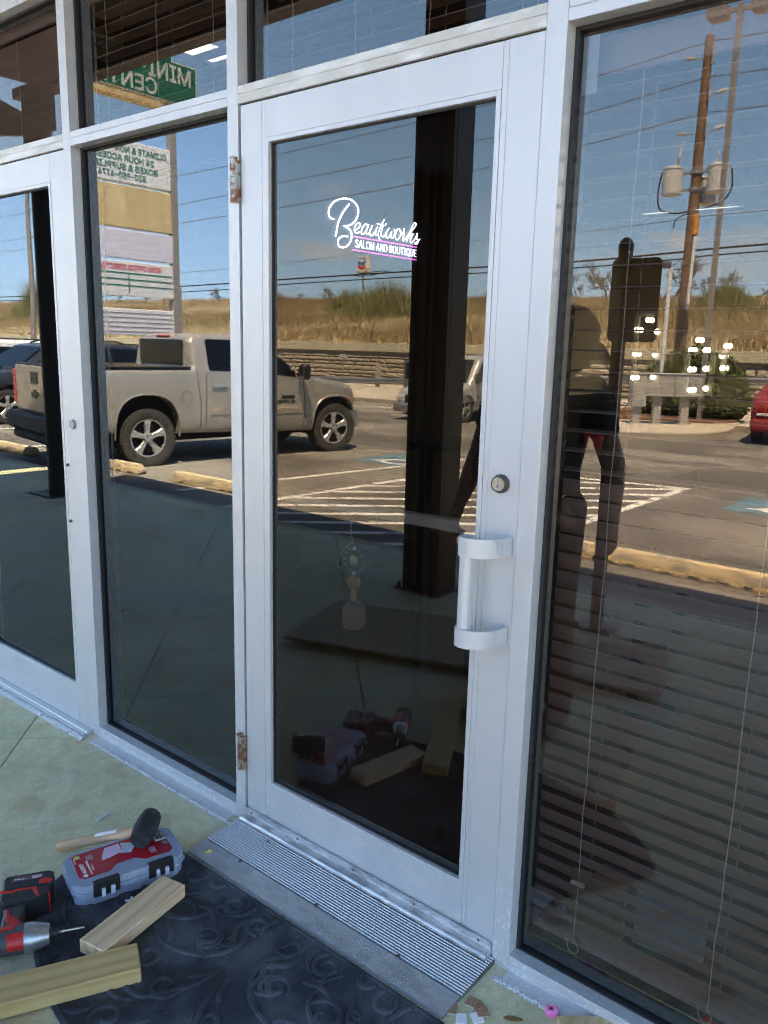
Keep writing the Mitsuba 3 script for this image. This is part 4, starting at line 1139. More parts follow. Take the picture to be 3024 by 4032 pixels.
# angle: 0 = towards the handle (+y), 90 deg = up
wrap(-.092, -.022, math.radians(28), math.radians(95), .0335, 'tool_red', 'red_panel')
wrap(-.140, -.100, math.radians(28), math.radians(95), .0320, 'tool_red', 'vent_panel')
wrap(-.040, -.0015, math.radians(118), math.radians(185), .0345, 'tool_red', 'red_band')
for i in range(5):
    wrap(-.137 + .0075 * i, -.134 + .0075 * i, math.radians(40), math.radians(85), .0338, 'tool_black', 'vent_slot', .0005)
wrap(-.112, -.094, math.radians(135), math.radians(175), .0322, 'tool_red', 'lower_vent')
for i in range(2):
    wrap(-.109 + .007 * i, -.106 + .007 * i, math.radians(140), math.radians(170), .034, 'tool_black', 'lower_vent_slot', .0005)

# ------------------------------------------------------------------ litter
mat('cork', proc(lambda p, n, uv: mix((0.22, 0.12, 0.06), (0.42, 0.26, 0.15), noise(p.x * 900, p.y * 900, 0))), 0.9)
mat('pink_plastic', (0.80, 0.20, 0.48), 0.35)
mat('leaf_brown', (0.20, 0.11, 0.04), 0.8)
for i, (x, y, a, z, lab) in enumerate(((.925, -.190, .45, .004, 'square cork sample chip lying half on the threshold ramp'), (.951, -.140, .15, .003, 'square cork sample chip nearest to the frame'), (.985, -.150, .75, .0045, 'square cork sample chip on top of two others, right one'),
                                       (.968, -.141, 1.1, .0015, 'square cork sample chip underneath, in the middle of the little pile'))):
    k = thing('sample_chip', lab, 'sample')
    put('core', xform(box(-.0135, .0135, -.0135, .0135, 0, .0022), rotz(a, (x, y, z))), 'cork', k)
    put('backing', xform(box(-.0137, .0137, -.0137, .0137, -.0009, -.0001), rotz(a, (x, y, z))), 'print_white', k)
tag(put('sample_chip', xform(box(-.0125, .0125, -.0145, .0145, 0, .0025), rotz(.62, (.957, -.196, .001))), 'print_white'), 'white sample chip in front of the cork ones, left one', 'sample')
tag(put('sample_chip', xform(box(-.0125, .0125, -.0145, .0145, 0, .0025), rotz(.98, (.983, -.170, .001))), 'print_white'), 'white sample chip in front of the cork ones, right one', 'sample')
PK = thing('plastic_clip', 'small pink plastic clip lying by the frame at the lower right', 'clip')
put('body', xform(cat([box(-.013, .013, -.011, .011, 0, .016, .003), box(-.016, -.010, -.006, .006, .002, .020, .002), box(.004, .012, -.008, .008, .014, .021, .002)]), rotz(.5, (1.108, -.046, 0))), 'pink_plastic', PK)
put('hole', xform(lathe([(0, 0), (.0035, 0), (.0035, .0006), (0, .0006)], 12), rotz(.5, (1.106, -.0475, .0161))), 'black_gap', PK)
lf = spline([(-.022, 0), (-.008, .007), (.012, .006), (.024, 0), (.010, -.006), (-.010, -.006)], 5, closed=True)
tag(put('fallen_leaf', xform(extr(Polygon(lf), .0012), rotz(.55, (1.046, -.118, .001))), 'leaf_brown'), 'single brown leaf on the concrete beside the pink clip', 'leaf')
mat('clear_acrylic', (0.62, 0.68, 0.68), 0.15)
tag(put('glass_sliver', xform(box(-.029, .029, -.004, .004, 0, .006, .0012), frame((-.360, -.287, .0005), (-.16, .985, 0))), 'clear_acrylic'), 'clear plastic sliver on the concrete behind the mallet handle', 'offcut')
tag(put('white_anchor', xform(cat([box(-.010, .010, -.003, .003, 0, .006, .001), box(.004, .010, -.006, .006, .004, .012, .001)]), rotz(.9, (.055, -.468, .0075))), 'white_plastic'), 'small white plastic anchor on the mat beside the pine offcut', 'anchor')
tag(put('yellow_anchor', xform(cat([box(-.012, .012, -.0025, .0025, 0, .005, .001), box(-.002, .005, -.005, .005, .004, .010, .001)]), rotz(1.1, (.045, -.190, .0105))), 'print_gold'), 'small pale yellow anchor on the left end of the threshold ramp', 'anchor')
gr = np.random.default_rng(21)
bits = []
for i in range(150):
    x, y = -0.9 + 2.2 * gr.random(), -0.75 * gr.random()
    if y > -0.05 or (-0.02 < x < 0.93 and y > -0.235):
        continue
    s = 0.0012 + 0.0022 * gr.random() ** 3
    bits.append(sphere((x, y, 0.0068 if MP.contains(Point(x, y)) else 0.0005), s, 0, (1, .7, .6)))
tag(put('grit', cat(bits), 'cork'), 'scattered crumbs of sawdust and grit on the mat and concrete', 'debris', kind='stuff')
# ------------------------------------------------------------------ vehicles
mat('glass_dark', (0.006, 0.007, 0.010), 0.12, 0.0, 0.25)
mat('tyre', proc(lambda p, n, uv: mix((0.035, 0.033, 0.030), (0.085, 0.078, 0.068), fbm(p.x * 12, p.y * 12, p.z * 12, 3))), 0.85)
mat('tyre_well', (0.008, 0.008, 0.009), 0.9)
mat('alloy', (0.55, 0.53, 0.50), 0.35, 0.6)
mat('chrome', (0.62, 0.61, 0.59), 0.18, 0.95)
mat('lamp_red', (0.45, 0.02, 0.025), 0.15)
mat('lamp_amber', (0.70, 0.28, 0.03), 0.2)
mat('lamp_clear', (0.60, 0.60, 0.58), 0.12)
mat('seam', (0.02, 0.02, 0.02), 0.9)


def sup(xc, zc, rx, rz, n=2.6):
    a = np.linspace(0, 2 * PI, 56, endpoint=False)
    c, s_ = np.cos(a), np.sin(a)
    return Polygon(np.c_[xc + rx * np.sign(c) * np.abs(c) ** (2 / n), zc + rz * np.sign(s_) * np.abs(s_) ** (2 / n)])


class Car:
    """local frame: x forward from the rear axle, y to the left, z up from the ground"""

    def __init__(s, key, org, yaw, side, width, arches, r=0.07, tumble=None, taper=None, seams=(), paint='paint', cut=None, res=0.045):
        s.key, s.w, s.r = key, width, r
        s.M = rotz(yaw, org)
        s.poly = Polygon(side)
        s.tumble = tumble or (lambda z: 1 + 0 * z)
        s.taper = taper or (lambda x: 1 + 0 * x)
        cut_p = s.poly
        for xc, zc, rx, rz in arches:
            cut_p = cut_p.difference(sup(xc, zc, rx, rz))
        m = man(xz(extr(cut_p, width)).apply_translation((0, width / 2, 0)))
        for q in arches:
            pass
        for sm in seams:
            g = LineString(sm).buffer(0.007, cap_style=2)
            for sg in (-1, 1):
                m = m - man(xz(extr(g, 0.05)).apply_translation((0, sg * (width / 2) + 0.025, 0)))
        if cut is not None:
            for c in cut:
                m = m - man(c)
        t = tm(m.refine_to_length(res))
        t.vertices = s.warp(np.array(t.vertices))
        t.merge_vertices()
        put('body', xform(t, s.M), paint, key, smooth=38)

    def half(s, x, z):
        d = shapely.distance(s.poly.exterior, shapely.points(x, z))
        k = np.maximum(0, s.r - d)
        inset = s.r - np.sqrt(np.maximum(0, s.r ** 2 - k ** 2))
        return (s.w / 2 - inset) * s.tumble(z) * s.taper(x)

    def warp(s, v):
        v[:, 1] *= s.half(v[:, 0], v[:, 2]) / (s.w / 2)
        return v

    def panel(s, name, poly, m, o=0.004, t=0.02, sides=(1, -1), sm=30, res=0.06, parent=None, label=None):
        for sg in sides:
            p = Polygon(poly) if not hasattr(poly, 'geoms') and not isinstance(poly, Polygon) else poly
            e = xz(extr(p, t))                       # y from -t to 0
            e = tm(man(e).refine_to_length(res))
            v = np.array(e.vertices)
            lay = v[:, 1]
            h = s.half(v[:, 0], v[:, 2])
            v[:, 1] = h + o + lay
            if sg < 0:
                v[:, 1] *= -1
                e = trimesh.Trimesh(v, e.faces[:, ::-1], process=False)
            else:
                e = trimesh.Trimesh(v, e.faces, process=False)
            put(name, xform(e, s.M), m, parent or s.key, smooth=sm, label=label)

    def add(s, name, mesh, m, sm=False, parent=None, label=None):
        return put(name, xform(mesh, s.M), m, parent or s.key, smooth=sm, label=label)

    def wheel(s, x, y, R, W, rim=0.66, spokes=5, tread=True, steer=0.0, style='spoke'):
        """axis along y, outer face towards sign(y)"""
        sg = 1 if y > 0 else -1
        pr = [(R * rim, -W * .42), (R * .86, -W * .5), (R * .96, -W * .46), (R, -W * .34), (R, W * .34), (R * .96, W * .46), (R * .86, W * .5), (R * rim, W * .42)]
        ms = [lathe(pr, 40, 'y')]
        if tread:
            for i in range(44):
                a = i * 2 * PI / 44
                for k in (-1, 1):
                    b = box(-.018, .018, k * W * .18, k * W * .47, R * .955, R * 1.012)
                    ms.append(xform(b, [[math.cos(a), 0, math.sin(a), 0], [0, 1, 0, 0], [-math.sin(a), 0, math.cos(a), 0], [0, 0, 0, 1]]))
        Mw = s.M @ np.array([[math.cos(steer), -math.sin(steer), 0, x], [math.sin(steer), math.cos(steer), 0, y], [0, 0, 1, R], [0, 0, 0, 1]])
        wk = uniq(f'{s.key}__wheel')
        put('tyre', xform(cat(ms), Mw), 'tyre', wk, smooth=35)
        rr = R * rim
        face = sg * W * .36
        rim_m = [lathe([(rr * .93, -W * .40), (rr * 1.005, -W * .42), (rr * 1.005, W * .42), (rr * .93, W * .40)], 36, 'y')]
        put('rim', xform(cat(rim_m), Mw), 'alloy', wk, smooth=35)
        put('hub_well', xform(lathe([(0, -.01), (rr * .95, -.01), (rr * .95, .01), (0, .01)], 30, 'y').apply_translation((0, sg * W * .12, 0)), Mw), 'tyre_well', wk)
        for i in range(spokes):
            a = i * 2 * PI / spokes + PI / 2
            sp = Polygon([(rr * .16, -rr * .13), (rr * .60, -rr * .15), (rr * .97, -rr * .26), (rr * .97, rr * .26), (rr * .60, rr * .15), (rr * .16, rr * .13)])
            e = xz(extr_b(sp, .05, 0, .012))
            if sg > 0:
                e = xform(e, np.diag([1, -1, 1, 1.0])); e.invert()
            e = xform(e, [[math.cos(a), 0, -math.sin(a), 0], [0, 1, 0, face - sg * .04], [math.sin(a), 0, math.cos(a), 0], [0, 0, 0, 1]])
            put('spoke', xform(e, Mw), 'alloy', wk)
        put('hub', xform(lathe([(0, -.03), (rr * .27, -.03), (rr * .27, .02), (rr * .20, .03), (0, .03)], 24, 'y').apply_translation((0, face, 0)), Mw), 'alloy', wk, smooth=35)
        nuts = []
        for i in range(6):
            a = i * PI / 3
            nuts.append(lathe([(0, -.03), (.015, -.03), (.015, .03), (0, .03)], 6, 'y').apply_translation((rr * .205 * math.cos(a), face + sg * .012, rr * .205 * math.sin(a))))
        put('lug_nuts', xform(cat(nuts), Mw), 'alu_return', wk)
        labels[uniq(wk) if False else f'{wk}__lug_nuts'] = {'kind': 'stuff'}


def arch_lip(car, xc, zc, rx, rz, a0, a1, m, r=0.022, o=0.0, sides=(1, -1)):
    aa = np.linspace(a0, a1, 26)
    for sg in sides:
        x, z = xc + rx * np.sign(np.cos(aa)) * np.abs(np.cos(aa)) ** (2 / 2.6), zc + rz * np.sign(np.sin(aa)) * np.abs(np.sin(aa)) ** (2 / 2.6)
        h = car.half(x, z)
        pts = np.c_[x, sg * (h + o - .004), z]
        car.add('arch_lip', tube(pts, r, 8), m, 40)


# --- beige pickup
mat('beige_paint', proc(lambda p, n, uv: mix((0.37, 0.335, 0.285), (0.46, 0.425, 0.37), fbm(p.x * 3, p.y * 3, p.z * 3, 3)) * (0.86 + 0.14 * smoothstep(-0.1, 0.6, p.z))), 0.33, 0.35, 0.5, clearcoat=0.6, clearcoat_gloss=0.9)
ax_ = np.array([0.155, -0.988])
PYAW = math.atan2(ax_[1], ax_[0])
TRK = thing('pickup_truck', 'beige crew cab pickup truck parked facing away, reflected in sidelight and door', 'pickup truck')
PW = 1.90
lf_ = np.array([-ax_[1], ax_[0]])
org = np.array([-7.66, -4.78]) - lf_ * (PW / 2 - 0.02)
side = [(-1.16, .50), (-.50, .46), (.80, .42), (2.2, .37), (2.9, .36), (3.55, .36), (3.72, .40), (3.80, .66), (3.78, .92), (3.70, 1.04), (3.50, 1.105), (3.10, 1.165), (2.78, 1.215),
        (2.66, 1.24), (2.02, 1.735), (1.86, 1.785), (1.40, 1.815), (.98, 1.805), (.80, 1.775), (.75, 1.70), (.735, 1.335), (-1.145, 1.335), (-1.17, 1.30)]
tum = lambda z: 1 - 0.020 * np.clip((z - .9) / .45, 0, 1) ** 2 - 0.20 * np.clip((z - 1.30) / .55, 0, 1) - 0.05 * np.clip((.62 - z) / .3, 0, 1) ** 1.5
tap = lambda x: 1 - 0.10 * np.clip((x - 3.25) / .6, 0, 1) ** 2
trk = Car(TRK, (org[0], org[1], LZ), PYAW, side, PW, [(.06, .44, .46, .53), (3.33, .42, .44, .47)], 0.075, tum, tap,
          seams=[[(.84, .46), (.86, .80), (.80, 1.33)], [(.93, .50), (.96, 1.26)], [(1.66, .42), (1.66, 1.76)], [(2.70, .42), (2.72, .8), (2.68, 1.2)]],
          paint='beige_paint', cut=[box(-1.08, .70, -.78, .78, .86, 1.6), box(-.6, .72, -.2, .2, .3, .5)])
trk.panel('side_window', Polygon([(1.00, 1.30), (1.60, 1.28), (1.60, 1.725), (1.02, 1.735)]).buffer(-.04).buffer(.04), 'glass_dark')
trk.panel('side_window', Polygon([(1.72, 1.275), (2.56, 1.20), (2.50, 1.345), (2.05, 1.665), (1.72, 1.72)]).buffer(-.03).buffer(.03), 'glass_dark')
trk.add('rear_window', box(.725, .738, -.66, .66, 1.36, 1.72, .004), 'glass_dark')
trk.add('high_brake_light', xform(box(-.012, .012, -.20, .20, -.018, .018, .004), frame((.785, 0, 1.762), (1, 0, .4), (0, 1, 0))), 'lamp_red')
ws = hullp([(2.625, y, 1.262) for y in (-.70, .70)] + [(2.06, y, 1.712) for y in (-.60, .60)] + [(2.60, y, 1.250) for y in (-.70, .70)] + [(2.04, y, 1.698) for y in (-.60, .60)])
trk.add('windscreen', ws.apply_translation((.022, 0, .018)), 'glass_dark')
for sg in (-1, 1):
    trk.add('bed_rail_cap', box(-1.16, .73, sg * .80, sg * .925, 1.334, 1.352, .005), 'black_plastic')
    trk.add('tail_light', box(-1.195, -1.10, sg * .80, sg * .935, .78, 1.27, .02), 'lamp_red', 30)
    trk.add('mirror', cat([hullp([(2.56, sg * .93, 1.26), (2.62, sg * .93, 1.20), (2.60, sg * 1.02, 1.22), (2.56, sg * 1.02, 1.28)]), box(2.53, 2.66, sg * 1.02, sg * 1.20, 1.17, 1.40, .03)]), 'black_plastic', 30)
    trk.add('mirror_glass', box(2.524, 2.532, sg * 1.04, sg * 1.18, 1.19, 1.38, .002), 'chrome')
trk.add('bed_rail_cap', box(-1.175, -1.06, -.80, .80, 1.334, 1.352, .005), 'black_plastic')
TG = trk.add('tailgate', box(-1.196, -1.165, -.79, .79, .72, 1.33, .012), 'beige_paint')
trk.add('gate_handle', box(-1.206, -1.19, -.13, .13, 1.10, 1.25, .006), 'black_plastic', parent=TG)
bow = Polygon([(-.13, -.03), (-.045, -.03), (-.04, -.055), (.035, -.055), (.04, -.03), (.13, -.03), (.125, .03), (.045, .03), (.04, .055), (-.035, .055), (-.04, .03), (-.125, .03)])
trk.add('emblem', xform(extr(bow, .012), [[0, 0, -1, -1.194], [1, 0, 0, 0], [0, 1, 0, .96], [0, 0, 0, 1]]), 'black_plastic', parent=TG)
trk.add('badge', box(-1.202, -1.19, .42, .66, .76, .80), 'black_plastic', parent=TG)
trk.add('rear_bumper', cat([box(-1.33, -1.12, -.90, .90, .46, .70, .04), box(-1.30, -1.10, -.7, .7, .34, .47, .03)]), 'tool_black', 30)
trk.add('front_bumper', hullp([(3.60, y, z) for y in (-.90, .90) for z in (.34, .66)] + [(3.94, y, z) for y in (-.62, .62) for z in (.38, .64)] + [(3.86, y, z) for y in (-.86, .86) for z in (.38, .64)]), 'alu_return', 30)
trk.panel('side_marker', Polygon([(3.695, .78), (3.775, .76), (3.765, .92), (3.72, .99)]), 'lamp_amber', .006, sides=(1, -1))
trk.add('headlight', hullp([(3.70, y, z) for y in (-.84, -.5) for z in (.80, 1.0)] + [(3.81, -.5, .8), (3.80, -.5, .98)]), 'lamp_clear')
trk.add('headlight', hullp([(3.70, y, z) for y in (.84, .5) for z in (.80, 1.0)] + [(3.81, .5, .8), (3.80, .5, .98)]), 'lamp_clear')
trk.panel('door_molding', sbox(1.00, .675, 1.62, .775), 'beige_paint', .014, .03)
trk.panel('door_molding', sbox(1.70, .655, 2.66, .755), 'beige_paint', .014, .03)
trk.panel('molding_strip', sbox(1.02, .735, 1.60, .770), 'stop_yellow', .016, .01)
trk.panel('molding_strip', sbox(1.72, .715, 2.64, .750), 'stop_yellow', .016, .01)
trk.panel('door_handle', sbox(1.04, 1.075, 1.26, 1.115).buffer(.008), 'chrome', .028, .03)
trk.panel('door_handle', sbox(1.78, 1.065, 2.0, 1.105).buffer(.008), 'chrome', .028, .03)
trk.panel('fuel_door', Point(.64, .93).buffer(.085).difference(Point(.64, .93).buffer(.078)), 'seam', .002, .01)
for sg, mm_ in ((1, 0), ):
    t = text('SILVERADO', .045, .006)
    v = np.array(t.vertices)
    # lettering on the left side reads from the front to the rear of the truck seen from outside
    X = 2.35 - v[:, 0]
    Z = .835 + v[:, 1]
    Y = trk.half(X, Z) + .002 + v[:, 2]
    trk.add('lettering', trimesh.Trimesh(np.c_[X, Y, Z], t.faces, process=False), 'black_plastic')
    trk.panel('badge', sbox(2.28, .875, 2.52, .925), 'black_plastic', .004, .01, sides=(1,))
for x in (0.06, 3.33):
    for sg in (1, -1):
        trk.wheel(x, sg * (PW / 2 - .14), .392 if x < 1 else .385, .265, .66, 5, True, 0.0 if x < 1 else 0.10)
arch_lip(trk, .06, .44, .47, .54, -.05, PI + .05, 'beige_paint', .013)
arch_lip(trk, 3.33, .42, .45, .48, -.05, PI + .05, 'beige_paint', .018)
for xc, zc, rx, rz in ((.06, .44, .47, .54), (3.33, .42, .45, .48)):
    trk.add('wheel_well', xz(extr(sup(xc, zc, rx + .01, rz + .01).intersection(sbox(-2, .30, 5, 2)), PW - .34)).apply_translation((0, PW / 2 - .17, 0)), 'tyre_well')
trk.add('chassis', box(-1.0, 3.5, -.45, .45, .28, .45), 'tyre_well')
trk.add('mud_flap', box(-.46, -.44, .62, .92, .22, .52), 'tool_black')

# --- dark sport utility car, nose to the walkway, left of the pickup
mat('navy_paint', (0.035, 0.042, 0.055), 0.22, 0.4, 0.5, clearcoat=1.0, clearcoat_gloss=0.95)
SUV = thing('parked_car', 'dark navy sport utility car parked nose-in to the left of the pickup', 'car')
side2 = [(-.95, .35), (3.55, .30), (3.72, .42), (3.74, .74), (3.62, .90), (2.75, 1.02), (2.45, 1.05), (1.72, 1.53), (1.40, 1.58), (-.45, 1.57), (-.78, 1.50), (-.98, 1.02), (-1.02, .55)]
tum2 = lambda z: 1 - 0.24 * np.clip((z - 1.0) / .6, 0, 1) - 0.05 * np.clip((.6 - z) / .3, 0, 1)
suv = Car(SUV, (-15.20, -8.62, LZ), math.radians(88), side2, 1.86, [(0, .36, .42, .42), (2.75, .36, .42, .42)], .09, tum2, lambda x: 1 - .12 * np.clip((x - 3.1) / .6, 0, 1) ** 2,
          seams=[[(1.05, .4), (1.05, 1.5)], [(2.25, .4), (2.3, 1.0)]], paint='navy_paint')
suv.panel('side_window', Polygon([(1.10, 1.06), (2.28, 1.05), (1.68, 1.46), (1.10, 1.50)]).buffer(-.02).buffer(.02), 'glass_dark')
suv.panel('side_window', Polygon([(.15, 1.08), (1.0, 1.06), (1.0, 1.50), (.15, 1.50)]).buffer(-.03).buffer(.03), 'glass_dark')
suv.panel('side_window', Polygon([(-.78, 1.12), (.06, 1.08), (.06, 1.49), (-.62, 1.47)]).buffer(-.04).buffer(.04), 'glass_dark')
suv.add('windscreen', hullp([(2.40, y, 1.085) for y in (-.72, .72)] + [(1.80, y, 1.485) for y in (-.58, .58)] + [(2.43, y, 1.095) for y in (-.70, .70)] + [(1.82, y, 1.505) for y in (-.57, .57)]), 'glass_dark')
suv.panel('window_trim', LineString([(2.34, 1.03), (1.08, 1.045), (.1, 1.06), (-.80, 1.10)]).buffer(.012, cap_style=2), 'chrome', .006, .015)
for sg in (-1, 1):
    suv.add('roof_rail', tube([(-.4, sg * .62, 1.585), (-.2, sg * .62, 1.64), (1.2, sg * .62, 1.64), (1.4, sg * .62, 1.59)], .018, 8), 'black_plastic', 40)
    suv.add('mirror', box(2.12, 2.24, sg * .90, sg * 1.07, 1.02, 1.15, .03), 'navy_paint', 30)
    suv.add('headlight', hullp([(3.30, sg * .86, .74), (3.68, sg * .62, .70), (3.66, sg * .5, .84), (3.35, sg * .84, .86), (3.62, sg * .5, .72)]), 'lamp_clear')
    for x in (0, 2.75):
        suv.wheel(x, sg * .80, .345, .22, .66, 5, False)
suv.add('grille', box(3.66, 3.755, -.45, .45, .52, .74, .02), 'black_plastic')
suv.add('number_plate', box(3.752, 3.762, -.15, .15, .40, .48), 'print_white')
suv.add('dashboard_paper', box(2.2, 2.42, -.5, -.1, 1.075, 1.09), 'print_white')

# --- white vehicle beyond it
mat('white_paint', (0.70, 0.70, 0.68), 0.3, 0.0, 0.5, clearcoat=0.8)
WV = thing('parked_car', 'white vehicle whose roof shows above the dark navy car, farthest left', 'car')
side3 = [(-.95, .35), (3.5, .30), (3.7, .45), (3.66, .82), (2.8, .98), (2.2, 1.52), (1.9, 1.62), (-.6, 1.62), (-.95, 1.5), (-1.0, .6)]
wv = Car(WV, (-18.9, -8.9, LZ), math.radians(88), side3, 1.9, [(0, .36, .42, .42), (2.75, .36, .42, .42)], .09, lambda z: 1 - .18 * np.clip((z - 1.0) / .7, 0, 1), None, paint='white_paint')
wv.panel('side_window', Polygon([(-.7, 1.05), (2.5, 1.02), (2.15, 1.42), (1.9, 1.46), (-.6, 1.46)]).buffer(-.04).buffer(.04), 'glass_dark')
wv.add('windscreen', hullp([(2.75, y, 1.02) for y in (-.7, .7)] + [(2.24, y, 1.52) for y in (-.6, .6)] + [(2.79, y, 1.03) for y in (-.7, .7)] + [(2.27, y, 1.54) for y in (-.6, .6)]), 'glass_dark')
for sg in (-1, 1):
    wv.add('roof_rail', tube([(-.4, sg * .66, 1.63), (1.5, sg * .66, 1.66)], .016, 6), 'black_plastic')
    for x in (0, 2.75):
        wv.wheel(x, sg * .82, .345, .22, .66, 5, False)

# --- grey van facing the walkway
mat('van_silver', proc(lambda p, n, uv: mix((0.42, 0.43, 0.43), (0.50, 0.50, 0.49), fbm(p.x * 2, p.y * 2, p.z * 2, 3))), 0.35, 0.3, 0.5)
mat('van_grey', (0.19, 0.205, 0.205), 0.38, 0.2)
VAN = thing('van', 'two-tone silver and grey passenger van facing the walkway with its near-side door open', 'van')
side4 = [(-.9, .26), (3.35, .22), (3.40, .30), (3.38, .58), (3.28, .70), (2.70, .86), (2.58, .90), (2.12, 1.44), (1.95, 1.50), (-.85, 1.52), (-1.0, 1.40), (-1.05, .5)]
van = Car(VAN, (-9.36, -16.88, LZ), math.radians(92), side4, 1.62, [(0, .28, .34, .36), (2.72, .28, .34, .36)], .10, lambda z: 1 - .13 * np.clip((z - .9) / .6, 0, 1), lambda x: 1 - .10 * np.clip((x - 2.9) / .5, 0, 1) ** 2,
          seams=[[(1.25, .3), (1.25, 1.42)], [(2.25, .3), (2.3, .9)]], paint='van_silver')
van.panel('lower_stripe', Polygon([(-1.0, .34), (2.36, .34), (2.36, .62), (-1.0, .66)]), 'van_grey', .003, .012)
van.panel('lower_stripe', Polygon([(3.06, .40), (3.34, .44), (3.30, .60), (2.75, .64), (2.62, .52)]), 'van_grey', .003, .012)
van.panel('side_window', Polygon([(1.32, .92), (2.42, .90), (2.06, 1.36), (1.32, 1.40)]).buffer(-.03).buffer(.03), 'glass_dark')
van.panel('side_window', Polygon([(-.8, .95), (1.18, .92), (1.18, 1.40), (-.8, 1.40)]).buffer(-.05).buffer(.05), 'glass_dark')
van.add('windscreen', hullp([(2.575, y, .93) for y in (-.68, .68)] + [(2.16, y, 1.41) for y in (-.58, .58)] + [(2.60, y, .945) for y in (-.66, .66)] + [(2.18, y, 1.43) for y in (-.57, .57)]), 'glass_dark')
van.add('driver_shape', sphere((2.1, .3, 1.05), .14, 2), 'tyre')
for sg in (-1, 1):
    van.add('headlight', box(3.30, 3.40, sg * .50, sg * .72, .44, .58, .02), 'lamp_clear')
    van.add('indicator', box(3.24, 3.37, sg * .725, sg * .775, .44, .58, .015), 'lamp_amber')
    van.add('mirror', box(2.30, 2.42, sg * .80, sg * .96, .92, 1.12, .02), 'black_plastic')
    for x in (0, 2.72):
        van.wheel(x, sg * .70, .30, .2, .62, 5, False)
van.add('grille', box(3.32, 3.405, -.48, .48, .42, .60, .015), 'black_plastic')
van.add('front_bumper', box(3.30, 3.47, -.80, .80, .20, .36, .03), 'chrome', 30)
van.add('number_plate', box(3.468, 3.476, -.14, .14, .22, .30), 'print_white')
dm_ = frame((2.34, .80, 0), (-.25, .97, 0))
od = van.add('open_door', xform(cat([box(0, .78, -.04, .02, .22, .90, .02), box(0, .05, -.03, .01, .9, 1.36), box(.72, .78, -.03, .01, .9, 1.36), box(.05, .72, -.03, .01, 1.31, 1.36)]), dm_), 'van_grey')
van.add('pane', xform(box(.05, .72, -.014, -.008, .9, 1.31), dm_), 'glass_dark', parent=od)

# --- red car at the right edge
mat('red_paint', (0.30, 0.018, 0.025), 0.25, 0.3, 0.5, clearcoat=1.0, clearcoat_gloss=0.95)
RC = thing('parked_car', 'red four-door car seen from behind at the right edge of the window reflection', 'car')
side5 = [(-.72, .24), (3.0, .20), (3.12, .34), (3.06, .58), (2.9, .68), (2.05, .82), (1.35, 1.22), (1.05, 1.27), (.45, 1.26), (.15, 1.20), (-.35, .92), (-.70, .90), (-.78, .82), (-.80, .45)]
rc = Car(RC, (-2.02, -15.85, LZ), math.radians(-98), side5, 1.66, [(0, .29, .34, .34), (2.35, .29, .34, .34)], .085, lambda z: 1 - .24 * np.clip((z - .84) / .45, 0, 1) - .06 * np.clip((.45 - z) / .25, 0, 1), lambda x: 1 - .10 * np.clip((-.3 - x) / .5, 0, 1) ** 2, paint='red_paint',
         seams=[[(1.05, .3), (1.05, 1.2)], [(.30, .3), (.30, .9)]])
rc.panel('side_window', Polygon([(-.02, .92), (1.85, .86), (1.30, 1.16), (.45, 1.19)]).buffer(-.03).buffer(.03), 'glass_dark')
rc.add('rear_window', hullp([(-.30, y, .945) for y in (-.60, .60)] + [(.14, y, 1.185) for y in (-.50, .50)] + [(-.33, y, .95) for y in (-.58, .58)] + [(.12, y, 1.20) for y in (-.49, .49)]), 'glass_dark')
for sg in (-1, 1):
    tl = rc.add('tail_light', hullp([(-.825, sg * .34, .62), (-.825, sg * .34, .80), (-.80, sg * .70, .80), (-.805, sg * .72, .62), (-.62, sg * .775, .78), (-.62, sg * .78, .66)]), 'lamp_red', 30)
    for yy in (.44, .60):
        rc.add('round_lamp', xform(lathe([(.045, 0), (.058, 0), (.058, .02), (.045, .02)], 20, 'x'), np.diag([-1, 1, 1, 1.0])).apply_translation((-.822, sg * yy, .735)), 'lamp_red', 30, parent=tl)
    rc.add('reversing_light', box(-.83, -.79, sg * .36, sg * .68, .56, .615, .01), 'lamp_clear', parent=tl)
    rc.add('mirror', box(1.72, 1.84, sg * .78, sg * .93, .84, .96, .02), 'black_plastic', 30)
    for x in (0, 2.35):
        rc.wheel(x, sg * .72, .29, .2, .66, 5, False)
rc.add('rear_bumper', box(-.86, -.70, -.78, .78, .26, .50, .05), 'red_paint', 30)
rc.add('number_plate', box(-.805, -.80, -.14, .14, .60, .68), 'print_white')
rc.add('boot_lid_strip', box(-.806, -.79, -.30, .30, .735, .748), 'chrome')
# ------------------------------------------------------------------ retaining wall and hillside
mat('wall_stone', proc(lambda p, n, uv: mix((0.36, 0.30, 0.215), (0.58, 0.50, 0.38), fbm(p.x * 1.1, p.y * 3, p.z * 3.0, 4)) * (0.75 + 0.4 * noise(p.x * 9, p.y * 9, p.z * 12))), 0.9)
mat('wall_cap', proc(lambda p, n, uv: mix((0.44, 0.40, 0.27), (0.55, 0.50, 0.36), fbm(p.x * 0.7, p.z * 3, 0, 4))), 0.85)
mat('wall_band', proc(lambda p, n, uv: mix((0.17, 0.155, 0.13), (0.25, 0.23, 0.19), fbm(p.x * 0.9, p.z * 6, 0, 4))), 0.9)
RW = thing('retaining_wall', 'pale split-face stone retaining wall with smooth cap at the foot of the grassy bank', 'wall')
WY = -25.0
put('core', box(-70, 6, WY - .6, WY - .12, -.5, 1.25), 'wall_band', RW)
x = -70.0
pans = []
while x < 6:
    pans.append((x, min(x + 2.92, 6)))
    x += 2.92
brw = np.random.default_rng(12)
pans.sort(key=lambda q: abs((q[0] + q[1]) / 2 + 18))
rest = []
